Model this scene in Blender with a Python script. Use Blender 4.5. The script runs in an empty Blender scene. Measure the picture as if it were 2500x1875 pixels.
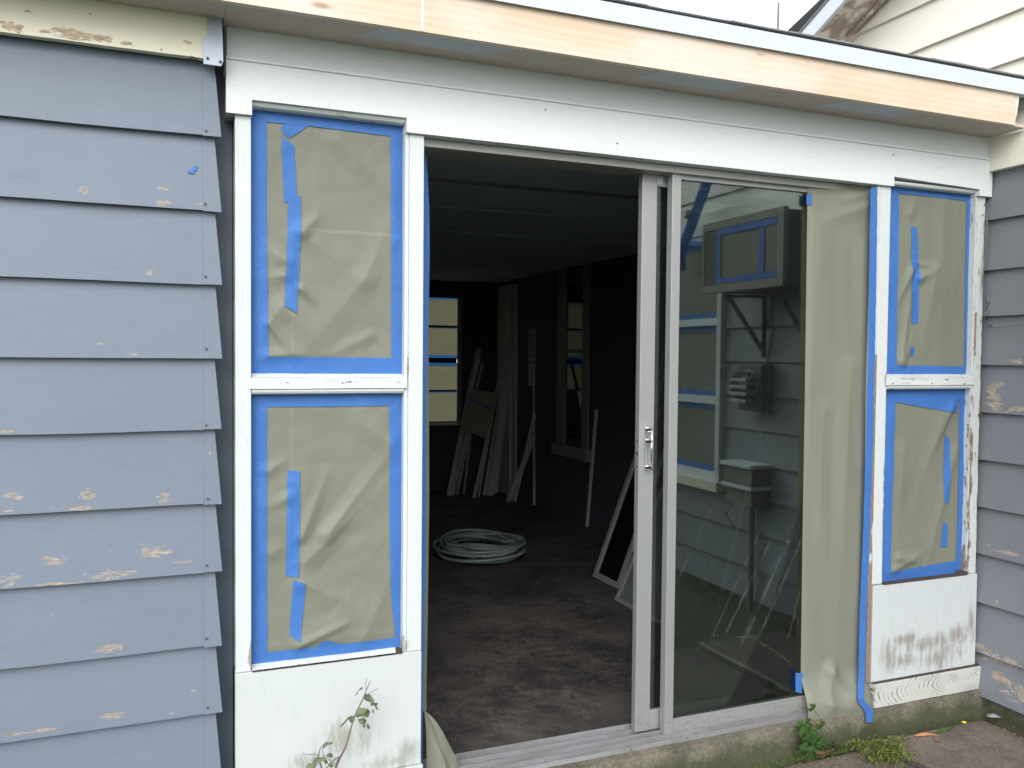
import bpy, bmesh, math, random
from mathutils import Vector, noise
import numpy as np

# ------------------------------------------------------------------ camera, world, sun, exposure
sc = bpy.context.scene
COL = sc.collection
YAW, PITCH, ROLL, F = 0.38639258, -0.03169089, 0.00905599, 2080.0
CAM = np.array([0.0, -2.6, 1.33])
def _basis():
    cy, sy, cp, sp, cr, sr = math.cos(YAW), math.sin(YAW), math.cos(PITCH), math.sin(PITCH), math.cos(ROLL), math.sin(ROLL)
    fw = np.array([sy*cp, cy*cp, sp]); rt = np.array([cy, -sy, 0.0]); up = np.cross(rt, fw)
    return cr*rt + sr*up, -sr*rt + cr*up, fw
RT, UP, FW = _basis()
cam_d = bpy.data.cameras.new('camera'); cam = bpy.data.objects.new('camera', cam_d); COL.objects.link(cam)
import mathutils
m4 = mathutils.Matrix(((RT[0], UP[0], -FW[0], CAM[0]), (RT[1], UP[1], -FW[1], CAM[1]), (RT[2], UP[2], -FW[2], CAM[2]), (0, 0, 0, 1)))
cam.matrix_world = m4
cam_d.sensor_width = 36.0; cam_d.lens = 36.0*F/2500.0; cam_d.clip_end = 600; cam_d.clip_start = 0.05
sc.camera = cam

w = bpy.data.worlds.new('World'); sc.world = w; w.use_nodes = True
nt = w.node_tree; nt.nodes.clear()
SUN_EL, SUN_AZ = 36.0, 208.0           # degrees; soft sun through the overcast, behind and left of the camera
sky = nt.nodes.new('ShaderNodeTexSky'); sky.sky_type = 'NISHITA'; sky.sun_disc = False
sky.sun_elevation = math.radians(SUN_EL); sky.sun_rotation = math.radians(SUN_AZ)
sky.air_density = 1.0; sky.dust_density = 6.0; sky.ozone_density = 1.0
hs = nt.nodes.new('ShaderNodeHueSaturation'); hs.inputs['Saturation'].default_value = 0.22; hs.inputs['Value'].default_value = 1.0
bgn = nt.nodes.new('ShaderNodeBackground'); bgn.inputs[1].default_value = 0.15
on = nt.nodes.new('ShaderNodeOutputWorld')
nt.links.new(sky.outputs[0], hs.inputs['Color']); ov = nt.nodes.new('ShaderNodeMix'); ov.data_type = 'RGBA'; ov.inputs[0].default_value = 0.7; ov.inputs[7].default_value = (7.2, 7.5, 7.9, 1)  # even overcast veil
nt.links.new(hs.outputs[0], ov.inputs[6]); nt.links.new(ov.outputs[2], bgn.inputs[0]); nt.links.new(bgn.outputs[0], on.inputs[0])
sd = bpy.data.lights.new('sun', 'SUN'); sd.energy = 0.9; sd.angle = math.radians(40); sd.color = (1, 0.97, 0.92)
so = bpy.data.objects.new('sun', sd); COL.objects.link(so)
az, el = math.radians(SUN_AZ), math.radians(SUN_EL)
sdir = Vector((math.sin(az)*math.cos(el), math.cos(az)*math.cos(el), math.sin(el)))
so.rotation_euler = sdir.to_track_quat('Z', 'Y').to_euler()
so.location = sdir*20
sc.view_settings.view_transform = 'Standard'; sc.view_settings.look = 'None'
sc.view_settings.gamma = 1.0; sc.view_settings.use_curve_mapping = False
sc.view_settings.exposure = 1.0
sc.render.engine = 'CYCLES'
sc.cycles.max_bounces = 10; sc.cycles.diffuse_bounces = 6; sc.cycles.glossy_bounces = 4
sc.cycles.transparent_max_bounces = 16; sc.cycles.transmission_bounces = 6
sc.cycles.use_denoising = True; sc.cycles.sample_clamp_indirect = 6

# survey helpers: a sight line from the photograph met with a real plane of the place
def _ray(px, py): return RT*(px-1250)/F - UP*(py-937.5)/F + FW
def W(px, py, Y=0.0):
    d = _ray(px, py); p = CAM + d*(Y-CAM[1])/d[1]; return (float(p[0]), float(p[2]))
def GR(px, py, z):
    d = _ray(px, py); p = CAM + d*(z-CAM[2])/d[2]; return (float(p[0]), float(p[1]))
def XP(px, py, x):
    d = _ray(px, py); p = CAM + d*x/d[0]; return (float(p[1]), float(p[2]))

rnd = random.Random(7)

# ------------------------------------------------------------------ object helpers
def tag(o, label=None, cat=None, group=None, kind=None):
    if label: o['label'] = label
    if cat: o['category'] = cat
    if group: o['group'] = group
    if kind: o['kind'] = kind
    return o
def thing(name, loc, label, cat, group=None, kind=None):
    o = bpy.data.objects.new(name, None); COL.objects.link(o); o.location = loc; o.empty_display_size = 0.1
    return tag(o, label, cat, group, kind)
def worldloc(o):
    v = Vector((0, 0, 0))
    while o is not None: v += o.location; o = o.parent
    return v
class MB:
    """collects geometry given in world coordinates"""
    def __init__(s): s.v = []; s.f = []
    def add(s, vs, fs):
        n = len(s.v); s.v += [tuple(p) for p in vs]; s.f += [tuple(i+n for i in f) for f in fs]; return s
    def box(s, x0, x1, y0, y1, z0, z1, bev=0.0):
        if bev:
            bm = bmesh.new(); bmesh.ops.create_cube(bm, size=1.0)
            for v in bm.verts: v.co = Vector(((x0+x1)/2+v.co.x*(x1-x0), (y0+y1)/2+v.co.y*(y1-y0), (z0+z1)/2+v.co.z*(z1-z0)))
            bmesh.ops.bevel(bm, geom=bm.edges[:], offset=bev, segments=2, affect='EDGES', profile=0.5)
            bm.verts.ensure_lookup_table()
            s.add([v.co[:] for v in bm.verts], [[v.index for v in f.verts] for f in bm.faces]); bm.free(); return s
        return s.add([(x0,y0,z0),(x1,y0,z0),(x1,y1,z0),(x0,y1,z0),(x0,y0,z1),(x1,y0,z1),(x1,y1,z1),(x0,y1,z1)],
                     [(0,3,2,1),(4,5,6,7),(0,1,5,4),(1,2,6,5),(2,3,7,6),(3,0,4,7)])
    def prism(s, poly, axis, a, b):
        """poly: 2D outline; extruded along axis 'x' (poly=(y,z)), 'y' (poly=(x,z)) or 'z' (poly=(x,y))"""
        def mk(p, t): return {'x': (t, p[0], p[1]), 'y': (p[0], t, p[1]), 'z': (p[0], p[1], t)}[axis]
        n = len(poly)
        vs = [mk(p, a) for p in poly] + [mk(p, b) for p in poly]
        return s.add(vs, [tuple(range(n))[::-1], tuple(range(n, 2*n))] + [(i, (i+1) % n, n+(i+1) % n, n+i) for i in range(n)])
    def bar(s, p, q, wd, th=None, upv=(0, 0, 1), n=4):
        p, q = Vector(p), Vector(q); th = th or wd; d = (q-p).normalized()
        a = d.cross(Vector(upv)); a = a.normalized() if a.length > 1e-4 else Vector((1, 0, 0)); b = a.cross(d).normalized()
        if n == 4: ring = [(-.5,-.5),(.5,-.5),(.5,.5),(-.5,.5)]
        else: ring = [(.5*math.cos(2*math.pi*i/n), .5*math.sin(2*math.pi*i/n)) for i in range(n)]
        k = len(ring)
        vs = [p+a*(u*wd)+b*(v*th) for u, v in ring] + [q+a*(u*wd)+b*(v*th) for u, v in ring]
        return s.add(vs, [tuple(range(k)), tuple(range(k, 2*k))[::-1]] + [(i, k+i, k+(i+1) % k, (i+1) % k) for i in range(k)])
    def tube(s, pts, r, n=7):
        pts = [Vector(p) for p in pts]; rs = r if isinstance(r, (list, tuple)) else [r]*len(pts)
        vs = []; ref = Vector((.3, .2, 1)).normalized()
        for i, p in enumerate(pts):
            d = (pts[min(i+1, len(pts)-1)] - pts[max(i-1, 0)]).normalized()
            a = d.cross(ref)
            if a.length < .05: a = d.cross(Vector((1, 0, 0)))
            a.normalize(); b = d.cross(a)
            vs += [p + (a*math.cos(2*math.pi*k/n) + b*math.sin(2*math.pi*k/n))*rs[i] for k in range(n)]
        fs = [(i*n+k, i*n+(k+1) % n, (i+1)*n+(k+1) % n, (i+1)*n+k) for i in range(len(pts)-1) for k in range(n)]
        fs += [tuple(range(n))[::-1], tuple((len(pts)-1)*n+k for k in range(n))]
        return s.add(vs, fs)
    def grid(s, fn, nu, nv):
        vs = [fn(i/nu, j/nv) for j in range(nv+1) for i in range(nu+1)]
        fs = [(j*(nu+1)+i, j*(nu+1)+i+1, (j+1)*(nu+1)+i+1, (j+1)*(nu+1)+i) for j in range(nv) for i in range(nu)]
        return s.add(vs, fs)
    def build(s, name, mat, parent=None, smooth=False, label=None, kind=None):
        me = bpy.data.meshes.new(name)
        L = worldloc(parent) if parent is not None else Vector((0, 0, 0))
        me.from_pydata([(p[0]-L.x, p[1]-L.y, p[2]-L.z) for p in s.v], [], s.f)
        bm = bmesh.new(); bm.from_mesh(me)
        if not smooth: bmesh.ops.recalc_face_normals(bm, faces=bm.faces[:])
        bm.to_mesh(me); bm.free()
        if smooth:
            for p in me.polygons: p.use_smooth = True
        me.materials.append(mat); me.update()
        o = bpy.data.objects.new(name, me); COL.objects.link(o)
        if parent is not None: o.parent = parent
        if label: o['label'] = label
        if kind: o['kind'] = kind
        return o
def B(name, x0, x1, y0, y1, z0, z1, mat, parent=None, bev=0.0015, label=None, kind=None):
    return MB().box(x0, x1, y0, y1, z0, z1, bev).build(name, mat, parent, label=label, kind=kind)

# ------------------------------------------------------------------ materials
class NT:
    def __init__(s, name):
        s.m = bpy.data.materials.new(name); s.m.use_nodes = True; s.t = s.m.node_tree; s.t.nodes.clear()
        s.out = s.n('ShaderNodeOutputMaterial'); s.b = s.n('ShaderNodeBsdfPrincipled'); s.l(s.b.outputs[0], s.out.inputs[0])
        s.pos = s.n('ShaderNodeNewGeometry').outputs['Position']
    def n(s, t, **k):
        o = s.t.nodes.new(t)
        for a, v in k.items(): setattr(o, a, v)
        return o
    def l(s, a, b): s.t.links.new(a, b)
    def put(s, sock, v):
        if hasattr(v, 'node'): s.l(v, sock)
        else: sock.default_value = v
    def math(s, op, a, b=0.0, c=0.0, clamp=False):
        o = s.n('ShaderNodeMath', operation=op, use_clamp=clamp); s.put(o.inputs[0], a); s.put(o.inputs[1], b); s.put(o.inputs[2], c); return o.outputs[0]
    def vmath(s, op, a, b=(0, 0, 0)):
        o = s.n('ShaderNodeVectorMath', operation=op); s.put(o.inputs[0], a); s.put(o.inputs[1], b); return o.outputs['Value' if op == 'LENGTH' else 'Vector']
    def noise(s, scale=5, detail=5, rough=.55, stretch=(1, 1, 1), off=(0, 0, 0), dist=0.0):
        v = s.vmath('MULTIPLY', s.vmath('ADD', s.pos, off), stretch)
        o = s.n('ShaderNodeTexNoise'); s.l(v, o.inputs['Vector']); o.inputs['Scale'].default_value = scale
        o.inputs['Detail'].default_value = detail; o.inputs['Roughness'].default_value = rough; o.inputs['Distortion'].default_value = dist
        return o.outputs['Fac']
    def step(s, v, a, b):
        o = s.n('ShaderNodeMapRange', interpolation_type='SMOOTHSTEP'); s.put(o.inputs[0], v); o.inputs[1].default_value = a; o.inputs[2].default_value = b
        return o.outputs[0]
    def mix(s, f, a, b):
        o = s.n('ShaderNodeMix', data_type='RGBA'); s.put(o.inputs[0], f)
        for i, v in ((6, a), (7, b)):
            if hasattr(v, 'node'): s.l(v, o.inputs[i])
            else: o.inputs[i].default_value = (*v, 1) if len(v) == 3 else v
        return o.outputs[2]
    def shade(s, c, amt_noise, amt):   # small tonal variation of a colour
        o = s.n('ShaderNodeHueSaturation')
        if hasattr(c, 'node'): s.l(c, o.inputs['Color'])
        else: o.inputs['Color'].default_value = (*c, 1)
        s.put(o.inputs['Value'], s.math('MULTIPLY_ADD', amt_noise, 2*amt, 1-amt)); return o.outputs[0]
    def blobs(s, lst):
        r = None
        for (c, rad) in lst:     # centre xyz, radii xyz
            v = s.vmath('MULTIPLY', s.vmath('SUBTRACT', s.pos, tuple(c)), tuple(0 if q is None else 1/q for q in rad))
            d = s.math('SUBTRACT', 1.0, s.vmath('LENGTH', v), clamp=True)
            r = d if r is None else s.math('MAXIMUM', r, d)
        return r
    def bump(s, h, strength=.3, dist=.002, prev=None):
        o = s.n('ShaderNodeBump'); s.l(h, o.inputs['Height']); o.inputs['Strength'].default_value = strength; o.inputs['Distance'].default_value = dist
        if prev is not None: s.l(prev, o.inputs['Normal'])
        return o.outputs[0]
    def fin(s, col, rough=.6, nrm=None, metal=0.0, spec=.5):
        if hasattr(col, 'node'): s.l(col, s.b.inputs['Base Color'])
        else: s.b.inputs['Base Color'].default_value = (*col, 1)
        s.put(s.b.inputs['Roughness'], rough); s.b.inputs['Metallic'].default_value = metal; s.b.inputs['Specular IOR Level'].default_value = spec
        if nrm is not None: s.l(nrm, s.b.inputs['Normal'])
        return s.m

def painted(name, col, blobs=None, along='x', wood=(.42, .33, .25), rough=.55, var=.05, stains=None, stain_col=(.16, .12, .08),
            cracks=.0, speck=.0, grime=0.0, grain=.35, blobk=.9, thr=.93):
    t = NT(name)
    st = {'x': (1, 6, 9), 'y': (6, 1, 9), 'z': (9, 9, 1)}[along]
    big = t.noise(1.3, 4); fine = t.noise(90, 3, .6); gr = t.noise(14, 6, .65, st)
    c = t.shade(col, big, var); c = t.shade(c, gr, var*.6); c = t.shade(c, fine, .03)
    if grime:
        g = t.step(t.noise(7, 7, .7, {'x': (1, 1, 3), 'y': (1, 1, 3), 'z': (5, 5, .8)}[along], (3, 1, 2)), .52, .78)
        c = t.mix(t.math('MULTIPLY', g, grime), c, tuple(k*.55 for k in col))
    if stains:
        sb = t.blobs(stains)
        sn = t.math('MULTIPLY_ADD', t.noise(9, 10, .8, (3.4, 3.4, .8), (5, 2, 1)), 2.4, -.72)
        sm = t.math('MULTIPLY', t.step(t.math('MULTIPLY_ADD', sb, .6, sn), .55, 1.15), t.step(sb, 0.0, .6))
        c = t.mix(t.math('MULTIPLY', sm, .72), c, stain_col)
    h = gr; wn = t.noise(32, 10, .7, {'x': (.55, 1, 1.6), 'y': (1, .55, 1.6), 'z': (1.6, 1.6, .4)}[along], (1, 4, 7), .4)
    if blobs:
        bb = t.blobs(blobs); bl = t.math('MULTIPLY_ADD', bb, blobk*.9, t.math('MULTIPLY_ADD', wn, 3.3, -1.15)); bl = t.math('MULTIPLY', bl, t.step(bb, .0, .05))
        edge = t.step(bl, thr-.03, thr-.015); bare = t.step(bl, thr, thr+.015)
        wc = t.mix(t.step(t.noise(38, 7, .75, st), .32, .68), tuple(k*.45 for k in wood), tuple(min(1, k*1.5) for k in (wood[0], wood[1]*1.03, wood[2]*1.08)))
        c = t.mix(edge, c, (.33, .33, .32)); c = t.mix(bare, c, wc)
        h = t.math('SUBTRACT', gr, t.math('MULTIPLY', bare, 1.5))
    if speck:
        sp = t.step(t.noise(42, 8, .75, {'x': (.5, 1, 1.3), 'y': (1, .5, 1.3), 'z': (1.4, 1.4, .35)}[along], (9, 9, 2)), 1-speck, 1-speck+.03)
        c = t.mix(sp, c, tuple(k*.7 for k in wood)); h = t.math('SUBTRACT', h, sp)
    if cracks:
        cn = t.noise(8, 3, .5, {'x': (.25, 9, 9), 'y': (9, .25, 9), 'z': (9, 9, .25)}[along], (2, 7, 3))
        ck = t.math('ABSOLUTE', t.math('SUBTRACT', cn, .5)); ck = t.math('SUBTRACT', 1.0, t.step(ck, 0.0, .008))
        gate = t.step(t.noise(3, 3, .5, (1, 1, 1), (8, 0, 0)), .55, .62)
        ck = t.math('MULTIPLY', t.math('MULTIPLY', ck, gate), cracks)
        c = t.mix(ck, c, (.12, .1, .09)); h = t.math('SUBTRACT', h, ck)
    nb = t.bump(h, grain, .0012); nb = t.bump(big, .25, .01, nb)
    return t.fin(c, rough, nb)

def px(x, y, rx, ry, Y=-.02):  # a worn patch measured on the left / front wall
    X, Z = W(x, y, Y); k = (2.6+Y)/(F*FW[1]*math.cos(math.atan((x-1250)/F)) + 1e-9)
    s = abs(W(x+10, y, Y)[0]-X)/10; t = abs(W(x, y+10, Y)[1]-Z)/10
    return ((X, 0, Z), (rx*s, None, ry*t))
def pr(x, y, rx, ry, xx=3.24):   # the same on the right wall
    Y, Z = XP(x, y, xx); s = abs(XP(x+10, y, xx)[0]-Y)/10; t = abs(XP(x, y+10, xx)[1]-Z)/10
    return ((0, Y, Z), (None, rx*s, ry*t))

SID = (.139, .168, .216)
left_wear = [px(208,468,20,14), px(400,463,30,8), px(398,497,24,10), px(490,500,20,6), px(367,667,14,10), px(210,472,8,16), px(10,675,16,6),
             px(325,865,26,5), px(250,838,14,4), px(20,1053,60,6), px(25,1208,42,18), px(215,1205,26,22), px(400,1212,22,18), px(185,1238,70,8), px(15,1245,40,6),
             px(140,1368,48,26), px(270,1344,34,12), px(385,1342,62,26), px(450,1369,40,5), px(15,1415,60,22), px(265,1400,80,16), px(140,1425,150,8),
             px(128,1500,16,8), px(270,1577,56,14), px(468,1685,18,12), px(265,1745,70,9), px(60,1785,90,6), px(420,1738,30,6), px(512,1105,8,14)]
M_sid = painted('blue_grey_paint', SID, left_wear, 'x', var=.11, grime=.22, speck=.25, wood=(.25, .215, .18), cracks=.35, grain=.3)
right_wear = [pr(2432,950,26,34), pr(2440,990,40,26), pr(2490,998,40,10), pr(2485,882,30,8), pr(2450,1345,60,7), pr(2420,1330,20,8), pr(2400,1577,40,8), pr(2450,1610,70,20),
              pr(2410,1605,20,14), pr(2460,1660,60,14), pr(2440,1470,10,8), pr(2500,1700,60,30)]
M_sidshade = painted('shaded_blue_grey_paint', (.085, .11, .145), None, 'z', var=.08)  # same siding paint, with the shade of the recess put into its colour
M_sidr = painted('grey_siding_paint', (.165, .177, .198), right_wear, 'y', var=.10, grime=.22, speck=.25, wood=(.33, .26, .20), cracks=.3, grain=.3)
fr_wear = [px(25,78,50,16), px(110,88,30,8), px(185,97,95,18), px(240,105,50,12), px(310,118,26,9), px(470,150,18,8), px(70,40,20,4), px(222,46,8,5), px(395,132,7,6), px(455,113,16,6)]
M_cream = painted('cream_paint', (.68, .65, .52), fr_wear, 'x', var=.04, wood=(.42, .31, .2), cracks=.25)
M_creamr = painted('cream_siding_paint', (.72, .70, .60), None, 'y', var=.04, cracks=.25)
M_white = painted('white_trim_paint', (.63, .665, .67), None, 'x', var=.05, cracks=.35, speck=.22, grime=.10, wood=(.4, .36, .32))
M_whitev = painted('white_post_paint', (.53, .565, .57), [px(990,1580,14,45,0), px(614,1600,10,70,0), px(996,880,5,60,0), ((2.6815,0,.75),(.008,None,.45)), ((2.68,0,1.25),(.012,None,.05)), px(572,1400,5,60,0), px(1031,1400,4,40,0)], 'z', var=.05, cracks=.3, speck=.24, grime=.14, wood=(.3, .27, .24))
M_worn = painted('worn_white_paint', (.50, .53, .53), [((3.163,0,.8),(.012,None,.55)), ((3.158,0,.46),(.03,None,.10)), ((3.205,0,1.0),(.006,None,.6)), ((3.17,0,1.45),(.008,None,.2))], 'z', var=.07, cracks=.8, speck=.40, grime=.5, wood=(.22, .16, .12), grain=.7)
M_wornx = painted('worn_white_rail_paint', (.55, .58, .57), None, 'x', var=.07, cracks=.9, speck=.38, grime=.55, wood=(.2, .16, .13), grain=.6)
jw = [((2.61, 0, .9), (.06, None, .45)), ((2.61, 0, .35), (.06, None, .35)), ((2.62, 0, .1), (.05, None, .25)), ((2.63, 0, 1.25), (.03, None, .16))]
M_jamb = painted('bare_jamb_paint', (.52, .53, .50), jw, 'z', var=.08, cracks=.9, speck=.33, grime=.4, wood=(.25, .17, .12), grain=.7, blobk=1.5)
stL = [px(1000,1830,70,50,0), px(960,1860,110,40,0), px(850,1800,120,80,0), px(760,1860,120,40,0)]
M_panL = painted('left_panel_paint', (.48, .515, .515), None, 'z', var=.05, grime=.22, speck=.26, stains=stL, stain_col=(.25, .25, .2))
stR = [px(2215,1560,60,26,0), px(2340,1550,45,45,0), px(2270,1570,120,40,0), px(2200,1615,70,34,0), px(2300,1600,90,60,0), px(2170,1600,40,70,0), px(2370,1520,14,100,0)]
M_panR = painted('right_panel_paint', (.475, .51, .52), None, 'z', var=.06, grime=.3, speck=.28, stains=stR, stain_col=(.19, .155, .125), cracks=.5)

def mat_sill():
    t = NT('grainy_sill_paint')
    v = t.vmath('MULTIPLY', t.vmath('SUBTRACT', t.pos, (3.12, 0, -.018)), (1, 1, 3.4))
    wv = t.n('ShaderNodeTexWave', wave_type='RINGS', rings_direction='SPHERICAL'); t.l(v, wv.inputs[0])
    wv.inputs['Scale'].default_value = 13; wv.inputs['Distortion'].default_value = 3.4; wv.inputs['Detail'].default_value = 3; wv.inputs['Detail Scale'].default_value = 1.3
    line = t.math('SUBTRACT', 1, t.step(wv.outputs['Fac'], .03, .17))
    line = t.math('MULTIPLY', line, t.step(t.noise(9, 5, .6, (1, 1, 2)), .42, .6))
    c = t.shade((.46, .475, .45), t.noise(3), .1)
    g = t.step(t.noise(10, 7, .7, (1, 1, 3)), .5, .75)
    c = t.mix(t.math('MULTIPLY', g, .45), c, (.36, .33, .24)); c = t.mix(t.math('MULTIPLY', line, .85), c, (.09, .08, .07))
    return t.fin(c, .7, t.bump(t.math('MULTIPLY', line, -1), .6, .002))
M_sill = mat_sill()

def mat_pine():
    t = NT('new_pine')
    v = t.vmath('MULTIPLY', t.pos, (.35, 4, 4))
    wv = t.n('ShaderNodeTexWave', bands_direction='Z'); t.l(v, wv.inputs[0]); wv.inputs['Scale'].default_value = 3; wv.inputs['Distortion'].default_value = 7; wv.inputs['Detail'].default_value = 4
    vo = t.n('ShaderNodeTexVoronoi'); t.l(t.vmath('MULTIPLY', t.pos, (2.2, 0, 7)), vo.inputs['Vector']); vo.inputs['Scale'].default_value = 1
    knot = t.math('SUBTRACT', 1, t.step(vo.outputs['Distance'], .02, .09))
    c = t.mix(wv.outputs['Fac'], (.555, .43, .315), (.60, .47, .35)); c = t.shade(c, t.noise(2, 4), .10)
    mask = t.step(t.noise(4, 6, .6, (.5, 1, 1.5)), .36, .62)       # thin whitish primer wiped over the wood
    c = t.mix(t.math('MULTIPLY', mask, .5), c, (.66, .60, .57))
    c = t.mix(t.math('MULTIPLY', knot, .75), c, (.28, .15, .08)); sm_ = t.step(t.noise(5, 8, .7, (1, 1, 2), (4, 0, 0)), .58, .72); c = t.mix(t.math('MULTIPLY', sm_, .35), c, (.36, .30, .25))
    return t.fin(c, .6, t.bump(wv.outputs['Fac'], .15, .001))
M_pine = mat_pine()

def mat_paper():
    t = NT('masking_paper')
    c = t.shade((.222, .230, .182), t.noise(4, 4), .07); c = t.shade(c, t.noise(160, 3, .6, (1, 1, .25)), .05)
    c = t.shade(c, t.noise(300, 2, .6, (.2, .2, 1)), .03)
    t.fin(c, .55, t.bump(t.noise(35, 5, .6), .12, .003), spec=.35)
    tr = t.n('ShaderNodeBsdfTranslucent'); tr.inputs[0].default_value = (.60, .56, .34, 1)
    mx = t.n('ShaderNodeMixShader'); mx.inputs[0].default_value = .22; t.l(t.b.outputs[0], mx.inputs[1]); t.l(tr.outputs[0], mx.inputs[2]); t.l(mx.outputs[0], t.out.inputs[0])
    return t.m
M_paper = mat_paper()
def mat_tape():
    t = NT('blue_masking_tape')
    c = t.shade((.058, .185, .52), t.noise(9, 4), .10); c = t.shade(c, t.noise(120, 3), .05)
    t.fin(c, .6, t.bump(t.noise(55, 6, .7, (1, 1, 1)), .8, .003), spec=.45)
    tr = t.n('ShaderNodeBsdfTranslucent'); tr.inputs[0].default_value = (.08, .32, .85, 1)
    mx = t.n('ShaderNodeMixShader'); mx.inputs[0].default_value = .25; t.l(t.b.outputs[0], mx.inputs[1]); t.l(tr.outputs[0], mx.inputs[2]); t.l(mx.outputs[0], t.out.inputs[0])
    return t.m
M_tape = mat_tape()
def mat_concrete(name, c0, c1, moss, mossz=(-.19, -.12), scale=6, mossamt=.8, rough=.85):
    t = NT(name)
    c = t.mix(t.step(t.noise(scale, 9, .72), .34, .68), c0, c1); c = t.shade(c, t.step(t.noise(85, 5, .75), .3, .7), .34); c = t.shade(c, t.noise(2.2, 5), .22)
    gr_ = t.step(t.noise(120, 4, .7, (1, 1, 1), (7, 1, 3)), .62, .67); c = t.mix(t.math('MULTIPLY', gr_, .5), c, tuple(min(1, k*1.9) for k in c1))
    z = t.n('ShaderNodeSeparateXYZ'); t.l(t.pos, z.inputs[0])
    low = t.math('SUBTRACT', 1, t.step(z.outputs[2], mossz[0], mossz[1]))
    mm = t.step(t.math('MULTIPLY_ADD', low, .38, t.noise(8, 10, .78, (1, 1, 1), (4, 4, 4))), .52, .80)
    c = t.mix(t.math('MULTIPLY', mm, mossamt), c, moss)
    pit = t.step(t.noise(55, 6, .7, (1, 1, 1), (1, 1, 8)), .62, .68)
    c = t.mix(t.math('MULTIPLY', pit, .5), c, tuple(k*.4 for k in c0))
    return t.fin(c, rough, t.bump(t.math('SUBTRACT', t.noise(60, 8, .7), t.math('MULTIPLY', pit, .6)), .55, .004))
M_found = mat_concrete('mossy_concrete', (.085, .08, .058), (.175, .158, .12), (.042, .05, .02), (-.2, -.06), 7, .85)
M_slab = mat_concrete('wet_slab', (.09, .076, .064), (.15, .128, .108), (.09, .09, .05), (-.4, -.3), 4, .5, .6)
M_slabb = mat_concrete('damp_slab', (.075, .066, .055), (.125, .11, .093), (.08, .085, .045), (-.4, -.3), 4, .6, .65)
M_soil = mat_concrete('soil', (.05, .042, .03), (.09, .075, .055), (.05, .06, .025), (-.3, -.1), 9, .7)
M_lawn = mat_concrete('mossy_earth', (.035, .042, .022), (.06, .062, .035), (.04, .065, .02), (-.3, -.1), 5, .8)
def mat_floor():
    t = NT('stained_floor')
    c = t.mix(t.step(t.noise(3.4, 10, .76, (1, 1, 1), (2, 2, 0)), .36, .70), (.018, .0165, .016), (.078, .070, .066)); c = t.shade(c, t.step(t.noise(30, 10, .85), .32, .68), .6); c = t.mix(t.math('MULTIPLY', t.step(t.noise(1.1, 5, .6, (1, 1, 1), (3, 9, 1)), .45, .7), .5), c, (.125, .11, .10))
    st = t.step(t.noise(5.5, 10, .8, (1, 1, 1), (7, 3, 0)), .53, .66); c = t.mix(t.math('MULTIPLY', st, .8), c, (.012, .010, .009))
    lt = t.step(t.noise(8, 10, .82, (1, 1, 1), (1, 8, 0)), .56, .70); c = t.mix(t.math('MULTIPLY', lt, .45), c, (.20, .185, .17))
    sp = t.step(t.noise(60, 4, .7, (1, 1, 1), (3, 3, 3)), .70, .73); c = t.mix(t.math('MULTIPLY', sp, .5), c, (.4, .38, .35))
    return t.fin(c, .75, t.bump(t.noise(24, 8, .7), .4, .003))
M_floor = mat_floor()
def simple(name, col, rough=.6, metal=0.0, var=.06, sc_=8, bump=.1, spec=.5, stretch=(1, 1, 1)):
    t = NT(name); n = t.noise(sc_, 6, .6, stretch); return t.fin(t.shade(col, n, var), rough, t.bump(n, bump, .002), metal, spec)
def mat_alu(name, col, rough, metal):
    t = NT(name); c = t.shade(col, t.noise(4, 5, .6, (1, 1, .3)), .08); c = t.shade(c, t.noise(200, 2, .6, (1, 1, .02)), .05)
    g = t.step(t.noise(18, 8, .75), .60, .72); c = t.mix(t.math('MULTIPLY', g, .18), c, (.2, .19, .17))
    z = t.n('ShaderNodeSeparateXYZ'); t.l(t.pos, z.inputs[0]); low = t.math('SUBTRACT', 1, t.step(z.outputs[2], -.08, .12))
    c = t.mix(t.math('MULTIPLY', t.step(t.math('MULTIPLY_ADD', low, .12, t.noise(60, 8, .75)), .60, .76), .6), c, (.2, .18, .15))
    return t.fin(c, rough, t.bump(t.noise(30, 5), .08, .001), metal)
M_alu = mat_alu('anodised_aluminium', (.33, .335, .335), .45, .4)
M_alud = mat_alu('dull_aluminium', (.36, .355, .34), .5, .5)
def mat_track():
    t = NT('dirty_track_aluminium'); n = t.noise(6, 8, .7, (.3, 4, 1)); c = t.mix(t.step(n, .35, .7), (.33, .34, .36), (.20, .195, .185))
    d = t.step(t.noise(40, 7, .75), .60, .68); c = t.mix(t.math('MULTIPLY', d, .7), c, (.09, .075, .06))
    return t.fin(c, .45, t.bump(d, .3, .001), .35)
M_track = mat_track()
M_chrome = simple('polished_metal', (.75, .75, .75), .15, 1.0)
M_galv = simple('galvanised_steel', (.36, .40, .46), .45, .5, .25, 14, .1)
M_dark = simple('dark_slot', (.02, .02, .02), .8)
M_inw = simple('dark_interior_panelling', (.038, .043, .058), .85, 0, .2, 3)  # blue cast of the lens veil is put into this dark wall colour
M_ceil = simple('veil_blue_ceiling_board', (.36, .40, .50), .9, 0, .12, 3)  # lightened and blued: lens veil glare put into the ceiling colour
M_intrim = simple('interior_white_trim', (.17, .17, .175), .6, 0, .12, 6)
M_stick = simple('old_trim_wood', (.36, .355, .345), .6, 0, .3, 12, .2, .5, (3, 3, .4))
M_shing = simple('asphalt_shingle', (.22, .22, .23), .9, 0, .4, 60, .5)
M_drip = simple('white_drip_metal', (.50, .54, .59), .45, .0, .05, 5)
M_soffp = simple('primed_soffit_board', (.42, .45, .50), .6, 0, .14, 8)
M_soff = simple('raw_soffit_board', (.47, .40, .36), .7, 0, .14, 6, .2, .4, (1, 5, 5))
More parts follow.
